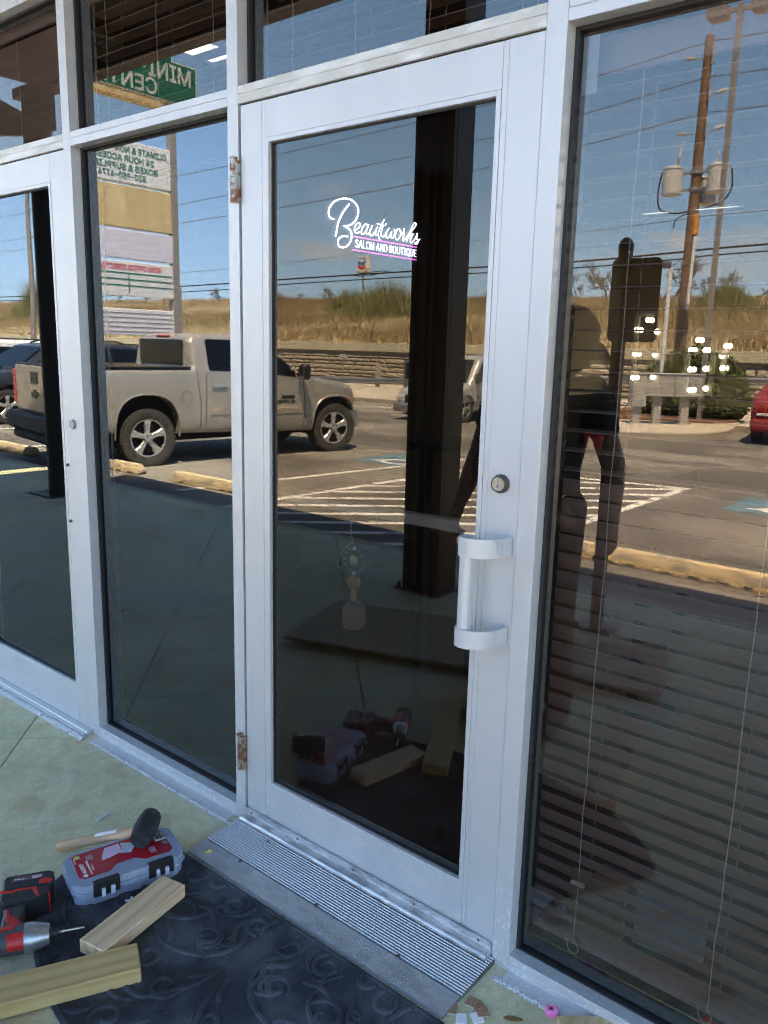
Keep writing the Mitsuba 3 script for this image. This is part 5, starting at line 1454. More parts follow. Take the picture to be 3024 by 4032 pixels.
for a, b in pans:
    bl = []
    z = -0.45
    while z < 1.0:
        h = brw.choice([.12, .16, .20])
        if z + h > 1.06:
            h = 1.06 - z
        xx = a + .02
        while xx < b - .03:
            w = min(brw.uniform(.30, .95), b - .02 - xx)
            if b - .02 - xx - w < .2:
                w = b - .02 - xx
            d = brw.uniform(.02, .10)
            y1 = WY - .02 + d * .6
            j = lambda: brw.uniform(-.012, .012)
            z1 = z + h - .014 + (brw.uniform(0, .07) if z + h > 1.0 else 0)
            bl.append(hullp([(xx + .012, WY - .13, z + .004), (xx + w - .012, WY - .13, z + .004), (xx + .012, WY - .13, z1), (xx + w - .012, WY - .13, z1),
                             (xx + .05 + j(), y1 + j(), z + .03), (xx + w - .05 + j(), y1 + 2 * j(), z + .03 + j()), (xx + .05 + j(), y1 + 2 * j(), z1 - .03), (xx + w - .05 + j(), y1 + j(), z1 - .035 + j()), (xx + w * .5, y1 + .03 + j(), z + h * .55)]))
            xx += w
        z += h
    k = put('panel', cat(bl), 'wall_stone', RW, kind='stuff')
    put('cap_block', box(a + .006, b - .006, WY - .62, WY + .06, 1.262, 1.605 + .0, .012), 'wall_cap', RW)
mat('grass_soil', proc(lambda p, n, uv: mix((0.30, 0.215, 0.10), (0.46, 0.36, 0.19), fbm(p.x * 0.9, p.y * 0.9, p.z * 2, 5))), 0.95)


def bank_z(x, y):
    t = np.clip((WY - .5 - y) / 16.5, 0, 1)
    top = 4.0 + 0.0108 * np.clip(-x, 0, 120)
    bumpy = 0.28 * (meshkit.fbm(np.stack([x * .25, y * .25, 0 * x], -1), 4) - .5)
    return 1.45 + (top - 1.45) * (t ** .9) + bumpy * np.minimum(1, 3 * t) * np.where(t >= 1, .4, 1)


gx, gy = np.meshgrid(np.linspace(-150, 40, 260), np.concatenate([np.linspace(WY - .5, -42, 40), np.linspace(-44, -60, 6)]), indexing='ij')
v = np.stack([gx, gy, bank_z(gx, gy)], -1).reshape(-1, 3)
ny = gx.shape[1]
i, j = np.meshgrid(np.arange(gx.shape[0] - 1), np.arange(ny - 1), indexing='ij')
q = np.stack([i * ny + j, i * ny + j + 1, (i + 1) * ny + j + 1, (i + 1) * ny + j], -1).reshape(-1, 4)
struct('grassy_bank', trimesh.Trimesh(v, np.vstack([q[:, :3], q[:, [0, 2, 3]]]), process=False), 'grass_soil', smooth=True)
struct('highway', box(-300, 100, -90, -60.1, 4.6, 5.25), 'asphalt')

scene['m_blade'] = {'type': 'twosided', 'bsdf': {'type': 'principled', 'base_color': {'type': 'mesh_attribute', 'name': 'vertex_color'}, 'roughness': 0.8, 'specular': 0.2}}


def blades(x, y, z, h, w, col, lean=0.35, r=None):
    """three-cornered blades; col (n, 3)"""
    n = len(x)
    a = r.uniform(0, PI, n)
    dx, dy = w * np.cos(a), w * .4 * np.sin(a)
    lx, ly = h * lean * r.standard_normal(n), h * lean * r.standard_normal(n)
    v = np.stack([np.stack([x - dx, y - dy, z - .04], -1), np.stack([x + dx, y + dy, z - .04], -1), np.stack([x + lx, y + ly, z + h], -1)], 1).reshape(-1, 3)
    f = np.arange(3 * n).reshape(-1, 3)
    return trimesh.Trimesh(v, f, process=False), np.repeat(np.clip(col, 0, 1), 3, 0)


r = np.random.default_rng(31)
N = 170000
x = r.uniform(-125, 10, N)
y = WY - .45 - 17.4 * r.random(N) ** 0.85
dens = meshkit.fbm(np.stack([x * .35, y * .35, 0 * x], -1), 4, seed=3)
hue = meshkit.fbm(np.stack([x * .16, y * .22, 0 * x + 9], -1), 4, seed=8)
h = (.22 + .75 * np.clip(dens - .25, 0, 1) * r.random(N)) * (0.75 + .6 * r.random(N))
straw, tan, olive = np.array([.54, .44, .27]), np.array([.36, .27, .15]), np.array([.22, .22, .10])
t = np.clip((hue - .42) * 4, 0, 1)[:, None]
col = straw * t + tan * (1 - t)
g = (np.clip((meshkit.fbm(np.stack([x * .11 + 4, y * .2, 0 * x], -1), 3, seed=5) - .56) * 7, 0, 1) * r.random(N))[:, None]
col = (col * (1 - g) + olive * g) * r.uniform(.65, 1.25, (N, 1))
gm, gc = blades(x, y, bank_z(x, y), h, .035 + .03 * r.random(N), col, .38, r)
tag(put('dry_grass', gm, 'blade', color=gc), 'long dry straw-coloured grass covering the bank above the retaining wall', 'grass', kind='stuff')


def broom(cx, cy, rx, ry, hh, n, seed, lab, c0=(.17, .18, .07), c1=(.36, .33, .16)):
    r = np.random.default_rng(seed)
    x, y = cx + rx * r.standard_normal(n) * .5, cy + ry * r.standard_normal(n) * .5
    d = ((x - cx) / rx) ** 2 + ((y - cy) / ry) ** 2
    h = hh * np.clip(1.05 - d, .25, 1) * r.uniform(.45, 1.1, n)
    m = r.random((n, 1))
    c = (np.array(c0) * m + np.array(c1) * (1 - m)) * r.uniform(.6, 1.2, (n, 1))
    z0 = bank_z(x, y)
    k0 = r.uniform(0, .5, n) * h
    a, cc = blades(x, y, z0 + k0, h - k0 * .6, .018 + .02 * r.random(n), c, .22, r)
    k = thing('shrub', lab, 'shrub')
    put('twigs', a, 'blade', k, color=cc)
    put('stem', cat([tube([(cx + dx, cy, bank_z(np.array([cx + dx]), np.array([cy]))[0] - .1), (cx + dx * 2.4, cy, bank_z(np.array([cx]), np.array([cy]))[0] + hh * .5)], [.03, .01], 5) for dx in (-.2, 0, .15)]), 'bark', k)


mat('bark', proc(lambda p, n, uv: mix((0.13, 0.10, 0.075), (0.25, 0.205, 0.16), noise(p.x * 14, p.y * 14, p.z * 4))), 0.9)
broom(-27.6, -34.0, 3.2, 1.6, 1.9, 3000, 1, 'large green broom-like shrub on the bank straight above the one-way sign')
broom(-32.0, -36.0, 2.2, 1.4, 1.4, 1800, 2, 'smaller olive shrub on the bank left of the large green one')
broom(-10.0, -36.0, 1.6, 1.0, 1.4, 1800, 3, 'olive shrub on the bank behind the grey light pole', (.17, .17, .07), (.33, .30, .13))
broom(-71.6, -34.0, 1.1, .8, 1.2, 900, 4, 'small green shrub alone on the bank at the far left')
broom(-66.5, -33.0, 2.2, 1.2, 3.2, 2600, 5, 'tall olive shrub on the bank beside the round navy column')
broom(-13.5, -34.5, 1.6, 1.0, 1.0, 1300, 6, 'low brownish shrub on the bank behind the white pole', (.20, .16, .07), (.36, .29, .13))
broom(-45.0, -41.0, 3.0, 1.0, 1.1, 2200, 7, 'brown brush on top of the bank at the left of the door glass', (.20, .15, .08), (.34, .26, .15))
broom(-23.0, -39.5, 2.4, 1.2, 1.3, 1800, 8, 'olive brush on the bank right of the porch column', (.18, .17, .07), (.33, .29, .12))


def bare_tree(x, y, z, H, spread, seed, lab, depth=5, lean=0.0):
    r = np.random.default_rng(seed)
    br = []

    def grow(p, d, L, rad, lev):
        n = 4
        pts = [p]
        for _ in range(n):
            d = d + r.standard_normal(3) * .13 + np.array([0, 0, .05])
            d /= np.linalg.norm(d)
            pts.append(pts[-1] + d * L / n)
        pts = np.array(pts)
        br.append((lev, tube(pts, np.linspace(rad, rad * .62, n + 1), 5 if lev < 2 else 3, cap=False)))
        if lev >= depth:
            return
        for k in range(3 if lev < depth - 1 else 4):
            s = pts[r.integers(1, n + 1)] if k else pts[-1]
            q = d + r.standard_normal(3) * np.array([spread, spread, .38])
            q /= np.linalg.norm(q)
            grow(s, q, L * r.uniform(.55, .85), max(rad * .58, .011), lev + 1)

    grow(np.array([x, y, z - .2]), np.array([lean, 0, 1.0]), H * .30, H * .018 + .02, 0)
    k = thing('bare_tree', lab, 'tree')
    put('trunk', cat([m for l, m in br if l < 2]), 'bark', k, smooth=40)
    put('crown', cat([m for l, m in br if l >= 2]), 'bark', k)


bare_tree(-18.6, -43, 4.0, 3.6, .62, 1, 'bare tree on top of the bank behind the sign post, widest one', 6)
bare_tree(-19.9, -42, 4.1, 2.4, .62, 2, 'small bare tree left of the widest one on top of the bank')
bare_tree(-14.9, -43, 4.0, 3.6, .55, 3, 'bare tree on top of the bank between sign post and wooden pole', 6)
bare_tree(-13.2, -43, 4.1, 2.1, .6, 4, 'bare tree just right of the wooden pole on the bank')
bare_tree(-11.9, -43, 4.1, 2.2, .6, 5, 'bare tree behind the grey light pole on the bank')
bare_tree(-10.3, -43, 4.1, 1.5, .7, 6, 'low rounded bare tree at the right edge on top of the bank', 5)
bare_tree(-8.9, -43, 4.1, 1.3, .7, 7, 'low bare tree farthest right on top of the bank', 5)
bare_tree(-52.6, -43, 4.5, 2.6, .5, 8, 'bare tree on top of the bank right of the shop sign')
bare_tree(-39.4, -42, 4.4, 1.6, .6, 9, 'small bare bush on top of the bank at the left part of the door', 5)
bare_tree(-42.2, -42, 4.4, 1.2, .6, 10, 'smallest bare bush on top of the bank at the left part of the door', 5)
for i, (x, hh) in enumerate(((-60, 1.4), (-64, 1.2), (-57.5, 1.0))):
    bare_tree(x, -41, 4.7, hh, .7, 20 + i, ('bare bush seen between the lowest two sign panels, middle one', 'bare bush seen between the lowest two sign panels, left one', 'bare bush seen between the lowest two sign panels, right one')[i], 5)

# guard rails
mat('galvanised', (0.36, 0.36, 0.36), 0.45, 0.6)
mat('post_wood', (0.38, 0.34, 0.27), 0.9)
GR = thing('guard_rail', 'galvanised guard rail with wooden posts along the foot of the retaining wall', 'guard rail')
wprof = [(0, -.155), (.03, -.14), (.075, -.10), (.075, -.06), (.02, -.02), (.02, .02), (.075, .06), (.075, .10), (.03, .14), (0, .155)]
def rail(x0, x1, y, z0, z1, parent, s=1.0):
    n = len(wprof)
    v = np.array([[x, y + a * s, z + b * s] for x, z in ((x0, z0), (x1, z1)) for a, b in wprof])
    f = []
    for i in range(n - 1):
        f += [[i, n + i, n + i + 1], [i, n + i + 1, i + 1]]
    put('beam', trimesh.Trimesh(v, f, process=False), 'galvanised', parent)


gz = lambda x: np.interp(x, [-40, -20, -17.3, -5.4, 4], [.0, .06, .24, .78, .85])
xs = [-23.4, -18.77, -14.9, -11.0, -7.1, -3.2, 0.7]
for a, b in zip(xs[:-1], xs[1:]):
    rail(a, b, -22.95, gz(a), gz(b), GR, .75)
for x in xs:
    top = .74 if abs(x + 18.77) < .1 else gz(x) + .16
    put('post', box(x - .075, x + .075, -23.16, -22.98, -.12, top, .008), 'post_wood', GR)
GR2 = thing('guard_rail', 'rusty brown guard rail along the top of the bank at the right', 'guard rail')
mat('rusty_steel', (0.20, 0.13, 0.10), 0.7, 0.3)
xs = [-24, -20, -16, -12, -8, -4, 0]
for a, b in zip(xs[:-1], xs[1:]):
    rail(a, b, -41.2, 4.24, 4.22, GR2, .6)
for x in xs:
    put('post', box(x - .08, x + .08, -41.4, -41.22, 3.6, 4.42), 'rusty_steel', GR2)

# one-way sign
OW = thing('one_way_sign', 'black and white arrow sign on a thin post before the retaining wall', 'sign')
put('post', box(-21.07, -21.02, -23.56, -23.52, -.1, 1.12), 'galvanised', OW)
put('plate', box(-21.32, -20.79, -23.515, -23.50, .98, 1.135, .004), 'black_plastic', OW)
arr = Polygon([(.23, -.055), (-.10, -.055), (-.10, -.062), (-.235, 0), (-.10, .062), (-.10, .055), (.23, .055)])
arr = affinity.scale(arr, -1, 1, origin=(0, 0))
put('arrow', xz(extr(arr, .004)).apply_transform(np.array([[-1, 0, 0, -21.055], [0, -1, 0, -23.499], [0, 0, 1, 1.057], [0, 0, 0, 1]], float)), 'print_white', OW)
put('lettering', xform(text('ONE WAY', .055, .003), [[-1, 0, 0, -21.04], [0, 0, 1, -23.4948], [0, 1, 0, 1.057], [0, 0, 0, 1]]), 'black_plastic', OW)
put('yellow_tag', box(-21.075, -21.015, -23.515, -23.505, .42, .62), 'stop_yellow', OW)

# ------------------------------------------------------------------ wires and poles
mat('wire', (0.03, 0.03, 0.032), 0.6)
mat('wire_pale', (0.16, 0.14, 0.12), 0.6)
WIRES = [('upper power line, highest of three', [(-75, 8.5), (-42, 7.78), (-27, 8.06), (-21, 8.18), (-14.5, 8.38), (-9.2, 8.66), (-5.95, 8.95), (-4.6, 8.90), (8, 8.6)], .014, 'wire_pale'),
         ('upper power line, middle of three', [(-75, 7.0), (-42, 6.55), (-24, 7.07), (-21, 7.20), (-14.5, 7.42), (-9.2, 7.79), (-6.0, 8.14), (-4.5, 8.09), (8, 7.8)], .014, 'wire_pale'),
         ('upper power line, lowest of three', [(-75, 6.6), (-42, 6.0), (-25, 6.28), (-21, 6.34), (-14.5, 6.59), (-9.2, 6.98), (-6.0, 7.32), (-4.4, 7.28), (8, 7.0)], .014, 'wire_pale'),
         ('thin middle line below the power lines', [(-75, 4.6), (-42, 4.15), (-25, 4.3), (-21, 4.38), (-14.5, 4.66), (-9.2, 4.72), (-6.1, 4.86), (-4.2, 4.91), (8, 5.0)], .009, 'wire_pale'),
         ('thick lower cable, upper of two', [(-75, 3.9), (-42, 3.62), (-25, 3.75), (-21, 3.81), (-14.5, 3.89), (-9.2, 3.94), (-6.2, 4.05), (-4.1, 4.13), (8, 4.4)], .026, 'wire'),
         ('thick lower cable, lower of two', [(-75, 3.7), (-42, 3.42), (-25, 3.52), (-21, 3.63), (-14.5, 3.72), (-9.2, 3.77), (-6.2, 3.88), (-4.1, 3.97), (8, 4.2)], .019, 'wire')]
for i, (lab, pts, rr, m_) in enumerate(WIRES):
    sp_ = spline([(a, -20.0, b) for a, b in pts], 5)
    tag(put('overhead_wire', tube(sp_, rr, 5), m_), lab, 'wire', 'wires strung past the wooden pole')
tag(put('cable_loop', cat([tube(spline([(-17.6, -20, 3.86), (-17.0, -20, 3.80), (-16.2, -20, 3.86), (-15.9, -20, 3.93), (-16.6, -20, 3.92), (-17.4, -20, 3.84)], 5), .014, 5)]), 'wire'), 'coiled spare loop hanging on the thick lower cable left of the porch column', 'cable')

mat('pole_wood', proc(lambda p, n, uv: mix((0.13, 0.072, 0.042), (0.245, 0.15, 0.095), fbm(p.x * 24, p.y * 24, p.z * 0.9, 4))), 0.8)
mat('pole_grey', (0.30, 0.265, 0.235), 0.5, 0.2)
mat('tank_grey', (0.62, 0.60, 0.56), 0.45)
mat('insulator', (0.55, 0.53, 0.50), 0.35)
UP = thing('utility_pole', 'brown wooden utility pole carrying grey transformers and insulators', 'utility pole')
UX, UY = -5.98, -20.0
put('shaft', lathe([(0, -.5), (.165, -.5), (.145, 3.0), (.125, 6.0), (.098, 9.08), (.06, 9.12), (0, 9.12)], 18).apply_translation((UX, UY, 0)), 'pole_wood', UP, smooth=40)
for z in (8.85, 8.62, 7.95, 7.72, 7.0, 6.8, 5.2, 4.6, 4.2, 3.6, 2.6):
    put('bolt', sphere((UX + .03, UY + .14 - .004 * z, z), .022, 1), 'alu_return', UP)


def insul(x0, z0, dx, dz, n=6):
    k = uniq(f'{UP}__insulator_arm')
    d = np.array([dx, 0.03, dz]); L = np.linalg.norm(d)
    M = frame((x0, UY + .1, z0), d, None)
    M2 = M @ np.array([[0, 0, 1, 0], [0, 1, 0, 0], [-1, 0, 0, 0], [0, 0, 0, 1]], float)
    put('rod', xform(lathe([(0, 0), (.016, 0), (.016, L * .62), (0, L * .62)], 8), M2), 'galvanised', k)
    pr = [(0, L * .55)]
    for i in range(n):
        z = L * .55 + L * .45 * i / n
        pr += [(.022, z), (.058, z + L * .02), (.055, z + L * .035), (.022, z + L * .045)]
    pr += [(0, L)]
    put('sheds', xform(lathe(pr, 12), M2), 'insulator', k)


insul(-6.02, 8.56, -.44, .06)
insul(-5.86, 7.65, .48, .12)
insul(-6.06, 6.84, -.46, .06)
insul(-5.86, 6.82, .50, .13)
for z in (8.72, 7.92, 7.10):
    pr = [(0, 0)]
    for i in range(9):
        pr += [(.02, i * .045), (.045, i * .045 + .012), (.02, i * .045 + .03)]
    put('string_insulator', lathe(pr + [(0, .41)], 10).apply_translation((-5.84, UY + .06, z - .30)), 'insulator', UP, smooth=30)
for cx_, cz_, yy_ in ((-6.55, 5.45, .10), (-5.40, 5.40, .16), (-5.80, 5.22, -.36)):
    k = uniq(f'{UP}__transformer')
    put('tank', lathe([(0, 0), (.235, 0), (.245, .02), (.245, .60), (.262, .605), (.262, .635), (.20, .67), (0, .69)], 28).apply_translation((cx_, UY + yy_, cz_)), 'tank_grey', k, smooth=35)
    pr = [(0, .66)]
    for i in range(6):
        pr += [(.03, .66 + .045 * i), (.058, .672 + .045 * i), (.03, .69 + .045 * i)]
    put('bushing', lathe(pr + [(.02, .95), (0, .95)], 12).apply_translation((cx_ + .10, UY + yy_, cz_)), 'insulator', k, smooth=30)
    put('arrester', tube([(cx_ + .13, UY + yy_, cz_ + .92), (cx_ + .20, UY + yy_, cz_ + 1.28)], [.030, .026], 10), 'print_white', k, smooth=40)
    put('lug', box(cx_ - .29, cx_ - .22, UY + yy_ - .04, UY + yy_ + .06, cz_ + .50, cz_ + .58), 'galvanised', k)
for z in (5.55, 5.95):
    put('bracket', cat([box(-6.36, -5.60, UY + .02, UY + .09, z - .03, z + .03), lathe([(.15, z - .04), (.165, z - .04), (.165, z + .04), (.15, z + .04)], 18).apply_translation((UX, UY, 0))]), 'galvanised', UP)
put('service_cable', cat([tube(spline([(-6.84, UY + .1, 6.0), (-6.90, UY + .1, 5.5), (-6.80, UY + .1, 5.12), (-6.4, UY + .1, 5.0), (-6.05, UY + .1, 5.02)], 6), .02, 6),
                          tube(spline([(-5.10, UY + .1, 5.95), (-5.06, UY + .1, 5.5), (-5.25, UY + .1, 5.2), (-5.7, UY + .1, 5.05)], 6), .02, 6),
                          tube(spline([(-6.05, UY + .1, 4.98), (-6.35, UY + .1, 4.86), (-6.42, UY + .1, 4.64)], 6), .014, 6)]), 'wire', UP)
labels[f'{UP}__service_cable'] = {'kind': 'stuff'}
put('orange_tape', lathe([(.08, 4.45), (.085, 4.45), (.08, 4.95), (.075, 4.95)], 14).apply_translation((UX + .11, UY + .06, 0)), 'lamp_amber', UP)
put('riser_pipe', tube([(-5.86, UY + .12, 2.6), (-5.83, UY + .12, 4.4)], .045, 10), 'white_plastic', UP, smooth=40)

LP = thing('light_pole', 'square grey-brown car park light pole with two box lamp heads at the top', 'street lamp')
LX, LY = -4.16, -17.55
kf = (17.55 + 1.6) / (16.5 + 1.6)
def k_(x, z):
    """place measured at a depth of 16.5 m, moved to the pole's true depth"""
    return 1.797 + (x - 1.797) * kf, 1.503 + (z - 1.503) * kf
px, pz = k_(-4.16, 8.35)
put('shaft', box(px - .052, px + .052, LY - .052, LY + .052, -.05, pz, .008), 'pole_grey', LP)
for sg in (-1, 1):
    put('arm', box(px + sg * .06, px + sg * .26, LY - .03, LY + .03, pz - .16, pz - .08), 'pole_grey', LP)
    put('lamp_head', hullp([(px + sg * a, LY + b, pz + z) for a in (.24, .66) for b in (-.17, .17) for z in (-.22, -.02)] + [(px + sg * a, LY + b, pz - .27) for a in (.30, .60) for b in (-.12, .12)]), 'pole_grey', LP)
WP = thing('conduit_pole', 'thin white pole with a small dark box at the top beside the wooden pole', 'pole')
put('shaft', lathe([(0, -.05), (.05, -.05), (.05, 3.44), (0, 3.46)], 14).apply_translation((-5.66, -18.0, 0)), 'white_plastic', WP, smooth=40)
put('coupling', lathe([(.05, 1.62), (.06, 1.62), (.06, 1.78), (.05, 1.78)], 14).apply_translation((-5.66, -18.0, 0)), 'white_plastic', WP, smooth=40)
put('box', box(-5.87, -5.66, -18.05, -17.95, 3.46, 3.62, .02), 'tool_grey', WP)
put('loop', tube(spline([(-5.62, -18, 3.5), (-5.42, -18, 3.66), (-5.28, -18, 3.58), (-5.36, -18, 3.44), (-5.6, -18, 3.42)], 6), .012, 6), 'wire', WP)
SLP = thing('street_lamp', 'tall grey street lamp pole bending at the top, at the far left', 'street lamp')
put('shaft', tube(spline([(-35.25, -17, -.3), (-35.16, -17, 1.5), (-35.02, -17, 3.4), (-35.02, -17, 5.4), (-35.03, -17, 6.6), (-34.97, -17, 7.5), (-34.6, -17, 8.6)], 6), np.linspace(.13, .075, 37), 12), 'pole_grey', SLP, smooth=40)
for zz, dx in ((7.0, .55), (5.82, .65), (4.4, .55)):
    put('bracket', tube([(-35.0, -17, zz), (-35.0 + dx, -17, zz + .06)], .025, 6), 'galvanised', SLP)

# ------------------------------------------------------------------ shop pylon sign
mat('sign_green', (0.012, 0.115, 0.065), 0.35)
mat('sign_cream', (0.74, 0.68, 0.48), 0.4)
mat('sign_white', proc(lambda p, n, uv: mix((0.74, 0.72, 0.68), (0.82, 0.81, 0.78), fbm(p.y * 1.5, p.z * 1.5, 0, 3))), 0.35)
mat('sign_tan', proc(lambda p, n, uv: mix((0.62, 0.46, 0.22), (0.72, 0.56, 0.29), smoothstep(0.3, 0.7, fbm(p.y * 4, p.z * .5, 0, 3)))), 0.4)
mat('sign_lilac', (0.70, 0.66, 0.74), 0.4)
mat('sign_red', (0.55, 0.04, 0.06), 0.4)
mat('letter_green', (0.03, 0.16, 0.10), 0.4)
PYL = thing('pylon_sign', 'tall roadside pylon sign with a green cabinet and stacked white and tan panels', 'sign')
PX = -19.0
YR, YL = -13.68, -10.62          # right (far) and left (near) panel edges


def panel_(nm, y0, y1, z0, z1, m, d=.22, parent=PYL):
    return put(nm, box(PX - d, PX, y0, y1, z0, z1, .015), m, parent)


def on_sign(mesh2d, m, parent, nm='lettering', dx=.004):
    """mesh2d drawn with x to the reader's right, y up, metres; the face looks towards +x, so the reader's right is +y"""
    put(nm, xform(mesh2d, [[0, 0, 1, PX + dx], [1, 0, 0, 0], [0, 1, 0, 0], [0, 0, 0, 1]]), m, parent)


def line_(s, h, yc, zc, m, parent, w=None, bold=True):
    t = text(s, h, .006, bold)
    if w:
        t.apply_scale([w / (t.bounds[1, 0] - t.bounds[0, 0]), 1, 1])
    t.apply_translation([yc, zc, 0])
    on_sign(t, m, parent)


for y in (-13.78, -10.52):
    put('post', box(PX - .17, PX + .03, y - .10, y + .10, -.3, 8.2), 'pole_grey', PYL)
    put('post_sleeve', box(PX - .20, PX + .06, y - .13, y + .13, -.3, 3.05), 'pole_grey', PYL)
# green cabinet with stepped outline
gp = Polygon([(-14.66, 8.18), (-9.64, 8.18), (-9.64, 9.28), (-10.48, 9.28), (-10.48, 10.1), (-13.82, 10.1), (-13.82, 9.28), (-14.66, 9.28)])
G0 = put('cabinet', xform(extr(gp, .40), [[0, 0, 1, PX - .40], [1, 0, 0, 0], [0, 1, 0, 0], [0, 0, 0, 1]]), 'sign_cream', PYL)
on_sign(extr(gp.buffer(-.035), .006), 'sign_green', G0, 'green_face')
put('cream_band', box(PX - .38, PX - .02, -13.45, -10.85, 7.98, 8.178, .01), 'sign_tan', PYL)
line_('MINI-STORAGE', .43, -12.15, 8.95, 'print_white', G0, 4.62)
line_('CENTER', .40, -12.15, 8.47, 'print_white', G0, 2.28)
W1 = panel_('text_panel', YR, YL, 5.76, 6.87, 'sign_white')
for s, z, w, yc in (('CLIMATE & NON-CLIMATE', 6.64, 2.76, -12.15), ('24 HOUR ACCESS', 6.40, 1.92, -12.15), ('BOXES & SUPPLIES', 6.17, 2.14, -12.15), ('830-980-4774', 5.95, 1.50, -12.07)):
    line_(s, .155, yc, z, 'letter_green', W1, w)
panel_('blank_tan_panel', YR, YL, 4.57, 5.69, 'sign_tan')
panel_('blank_lilac_panel', -13.72, YL, 3.74, 4.50, 'sign_lilac')
W2 = panel_('directory_panel', YR, YL, 2.71, 3.66, 'sign_white')
line_('MINI OFFICE DIRECTORY', .14, -12.15, 3.50, 'sign_red', W2, 2.14)
for z in (3.34, 3.17, 3.00):
    on_sign(extr(sbox(-13.62, z - .016, -10.68, z + .016), .006), 'letter_green', W2, 'rule')
on_sign(extr(sbox(-12.17, 2.80, -12.13, 3.34), .005), 'letter_green', W2, 'rule')
W3 = panel_('changeable_letter_panel', YR, YL, 1.62, 2.36, 'sign_white')
for i in range(5):
    on_sign(extr(sbox(-13.6, 1.72 + .13 * i, -10.68, 1.735 + .13 * i), .012), 'pole_grey', W3, 'rail')
rib = cat([extr(sbox(-13.6 + .055 * i, 1.66, -13.578 + .055 * i, 2.32), .006) for i in range(53)])
on_sign(rib, 'sign_lilac', W3, 'ribs', .002)
labels[[k for k in scene if k.endswith('changeable_letter_panel__ribs')][0]] = {'kind': 'stuff'}

# fuel station sign far behind the highway
FS = thing('fuel_sign', 'small fuel station sign with blue and red chevrons on a tall pole beyond the highway', 'sign')
fx, fy = -51.75, -60.0
put('pole', lathe([(0, 2), (.09, 2), (.09, 8.45), (0, 8.45)], 10).apply_translation((fx, fy, 0)), 'galvanised', FS)
def fsm(poly, d, y0, m, nm):
    put(nm, xform(xz(extr(poly, d)), np.diag([1, 1, 1, 1.0])).apply_translation((fx, y0, 9.15)), m, FS)


fsm(sbox(-.78, -.85, .74, .80), .12, -60.10, 'sign_cream', 'backing')
fsm(Polygon([(-.60, .70), (.60, .70), (.58, -.45), (0, -.78), (-.58, -.45)]), .30, -59.78, 'print_white', 'shield')
mat('chev_blue', (0.02, 0.22, 0.50), 0.4)
chev = lambda z: Polygon([(-.48, z), (0, z - .26), (.48, z), (.48, z - .30), (0, z - .56), (-.48, z - .30)])
fsm(chev(.38), .02, -59.755, 'chev_blue', 'chevron')
fsm(chev(.0), .02, -59.755, 'sign_red', 'chevron')
put('lettering', xform(text('Chevron', .17, .01), [[-1, 0, 0, fx], [0, 0, 1, -59.775], [0, 1, 0, 9.70], [0, 0, 0, 1]]), 'chev_blue', FS)
HC = thing('passing_car', 'silver car driving past on the highway, only its roof above the bank', 'car')
hc = Car(HC, (-53.4, -66.0, 5.26), 0.0, [(-.8, .2), (3.2, .2), (3.3, .6), (2.4, .8), (1.7, 1.25), (.2, 1.28), (-.7, .9), (-.9, .8)], 1.7, [(0, .3, .36, .36), (2.5, .3, .36, .36)], .08, lambda z: 1 - .2 * np.clip((z - .8) / .5, 0, 1), None, paint='van_silver', res=.15)
hc.panel('side_window', Polygon([(-.3, .88), (2.1, .82), (1.6, 1.17), (.3, 1.2)]), 'glass_dark', res=.2)
for x in (0, 2.5):
    for sg in (1, -1):
        hc.wheel(x, sg * .72, .3, .2, .62, 5, False)

# ------------------------------------------------------------------ letter boxes on the island, bush
mat('box_grey', proc(lambda p, n, uv: mix((0.40, 0.385, 0.35), (0.50, 0.48, 0.44), fbm(p.x * 4, p.y * 4, p.z * 4, 3))), 0.45, 0.2)
md = np.array([.78, -.62]); md /= np.linalg.norm(md)
def mailbox(px_, py_, w, hz0, hz1, d, rows, cols, lab, logo=False):
    k = thing('mailbox_cluster', lab, 'mailbox')
    M = frame((px_, py_, -.045), (md[0], md[1], 0))
    # local y points away from the street side; the doors face -y... towards the camera side (+y world)
    put('pedestal', xform(cat([box(-.085, .085, -.085, .085, .02, hz0, .006), box(-.13, .13, -.13, .13, 0, .022, .004)]), M), 'box_grey', k)
    C = put('cabinet', xform(box(-w / 2, w / 2, -d / 2, d / 2, hz0, hz1, .008), M), 'box_grey', k)
    for i in range(cols):
        for j in range(rows):
            x0, z0 = -w / 2 + .012 + (w - .024) / cols * i, hz0 + .075 + (hz1 - hz0 - .09) / rows * j
            put('door', xform(box(x0 + .004, x0 + (w - .024) / cols - .004, d / 2, d / 2 + .006, z0 + .003, z0 + (hz1 - hz0 - .09) / rows - .003, .002), M), 'box_grey', C)
    put('roof', xform(box(-w / 2 - .02, w / 2 + .02, -d / 2 - .02, d / 2 + .03, hz1, hz1 + .02, .004), M), 'box_grey', k)
    if logo:
        put('white_label', xform(box(w / 2, w / 2 + .004, -.14, .14, hz0 + .06, hz1 - .05), M), 'print_white', k)
        put('eagle_mark', xform(xform(extr(Polygon([(-.05, -.04), (.045, -.04), (.06, .03), (.0, .035), (-.03, .02), (.03, .01), (-.045, -.005)]), .003), [[0, 0, 1, w / 2 + .004], [1, 0, 0, 0], [0, 1, 0, (hz0 + hz1) / 2 + .05], [0, 0, 0, 1]]), M), 'chev_blue', k)


mailbox(-5.27, -15.70, .30, .38, 1.08, .34, 1, 1, 'single grey parcel letter box on a post, left of the two wide ones')
mailbox(-4.93, -15.98, .58, .62, 1.09, .40, 4, 4, 'wide grey cluster letter box on the island, left one of two')
mailbox(-4.46, -16.35, .60, .62, 1.09, .40, 4, 4, 'wide grey cluster letter box, right one of two, with a white side label', True)

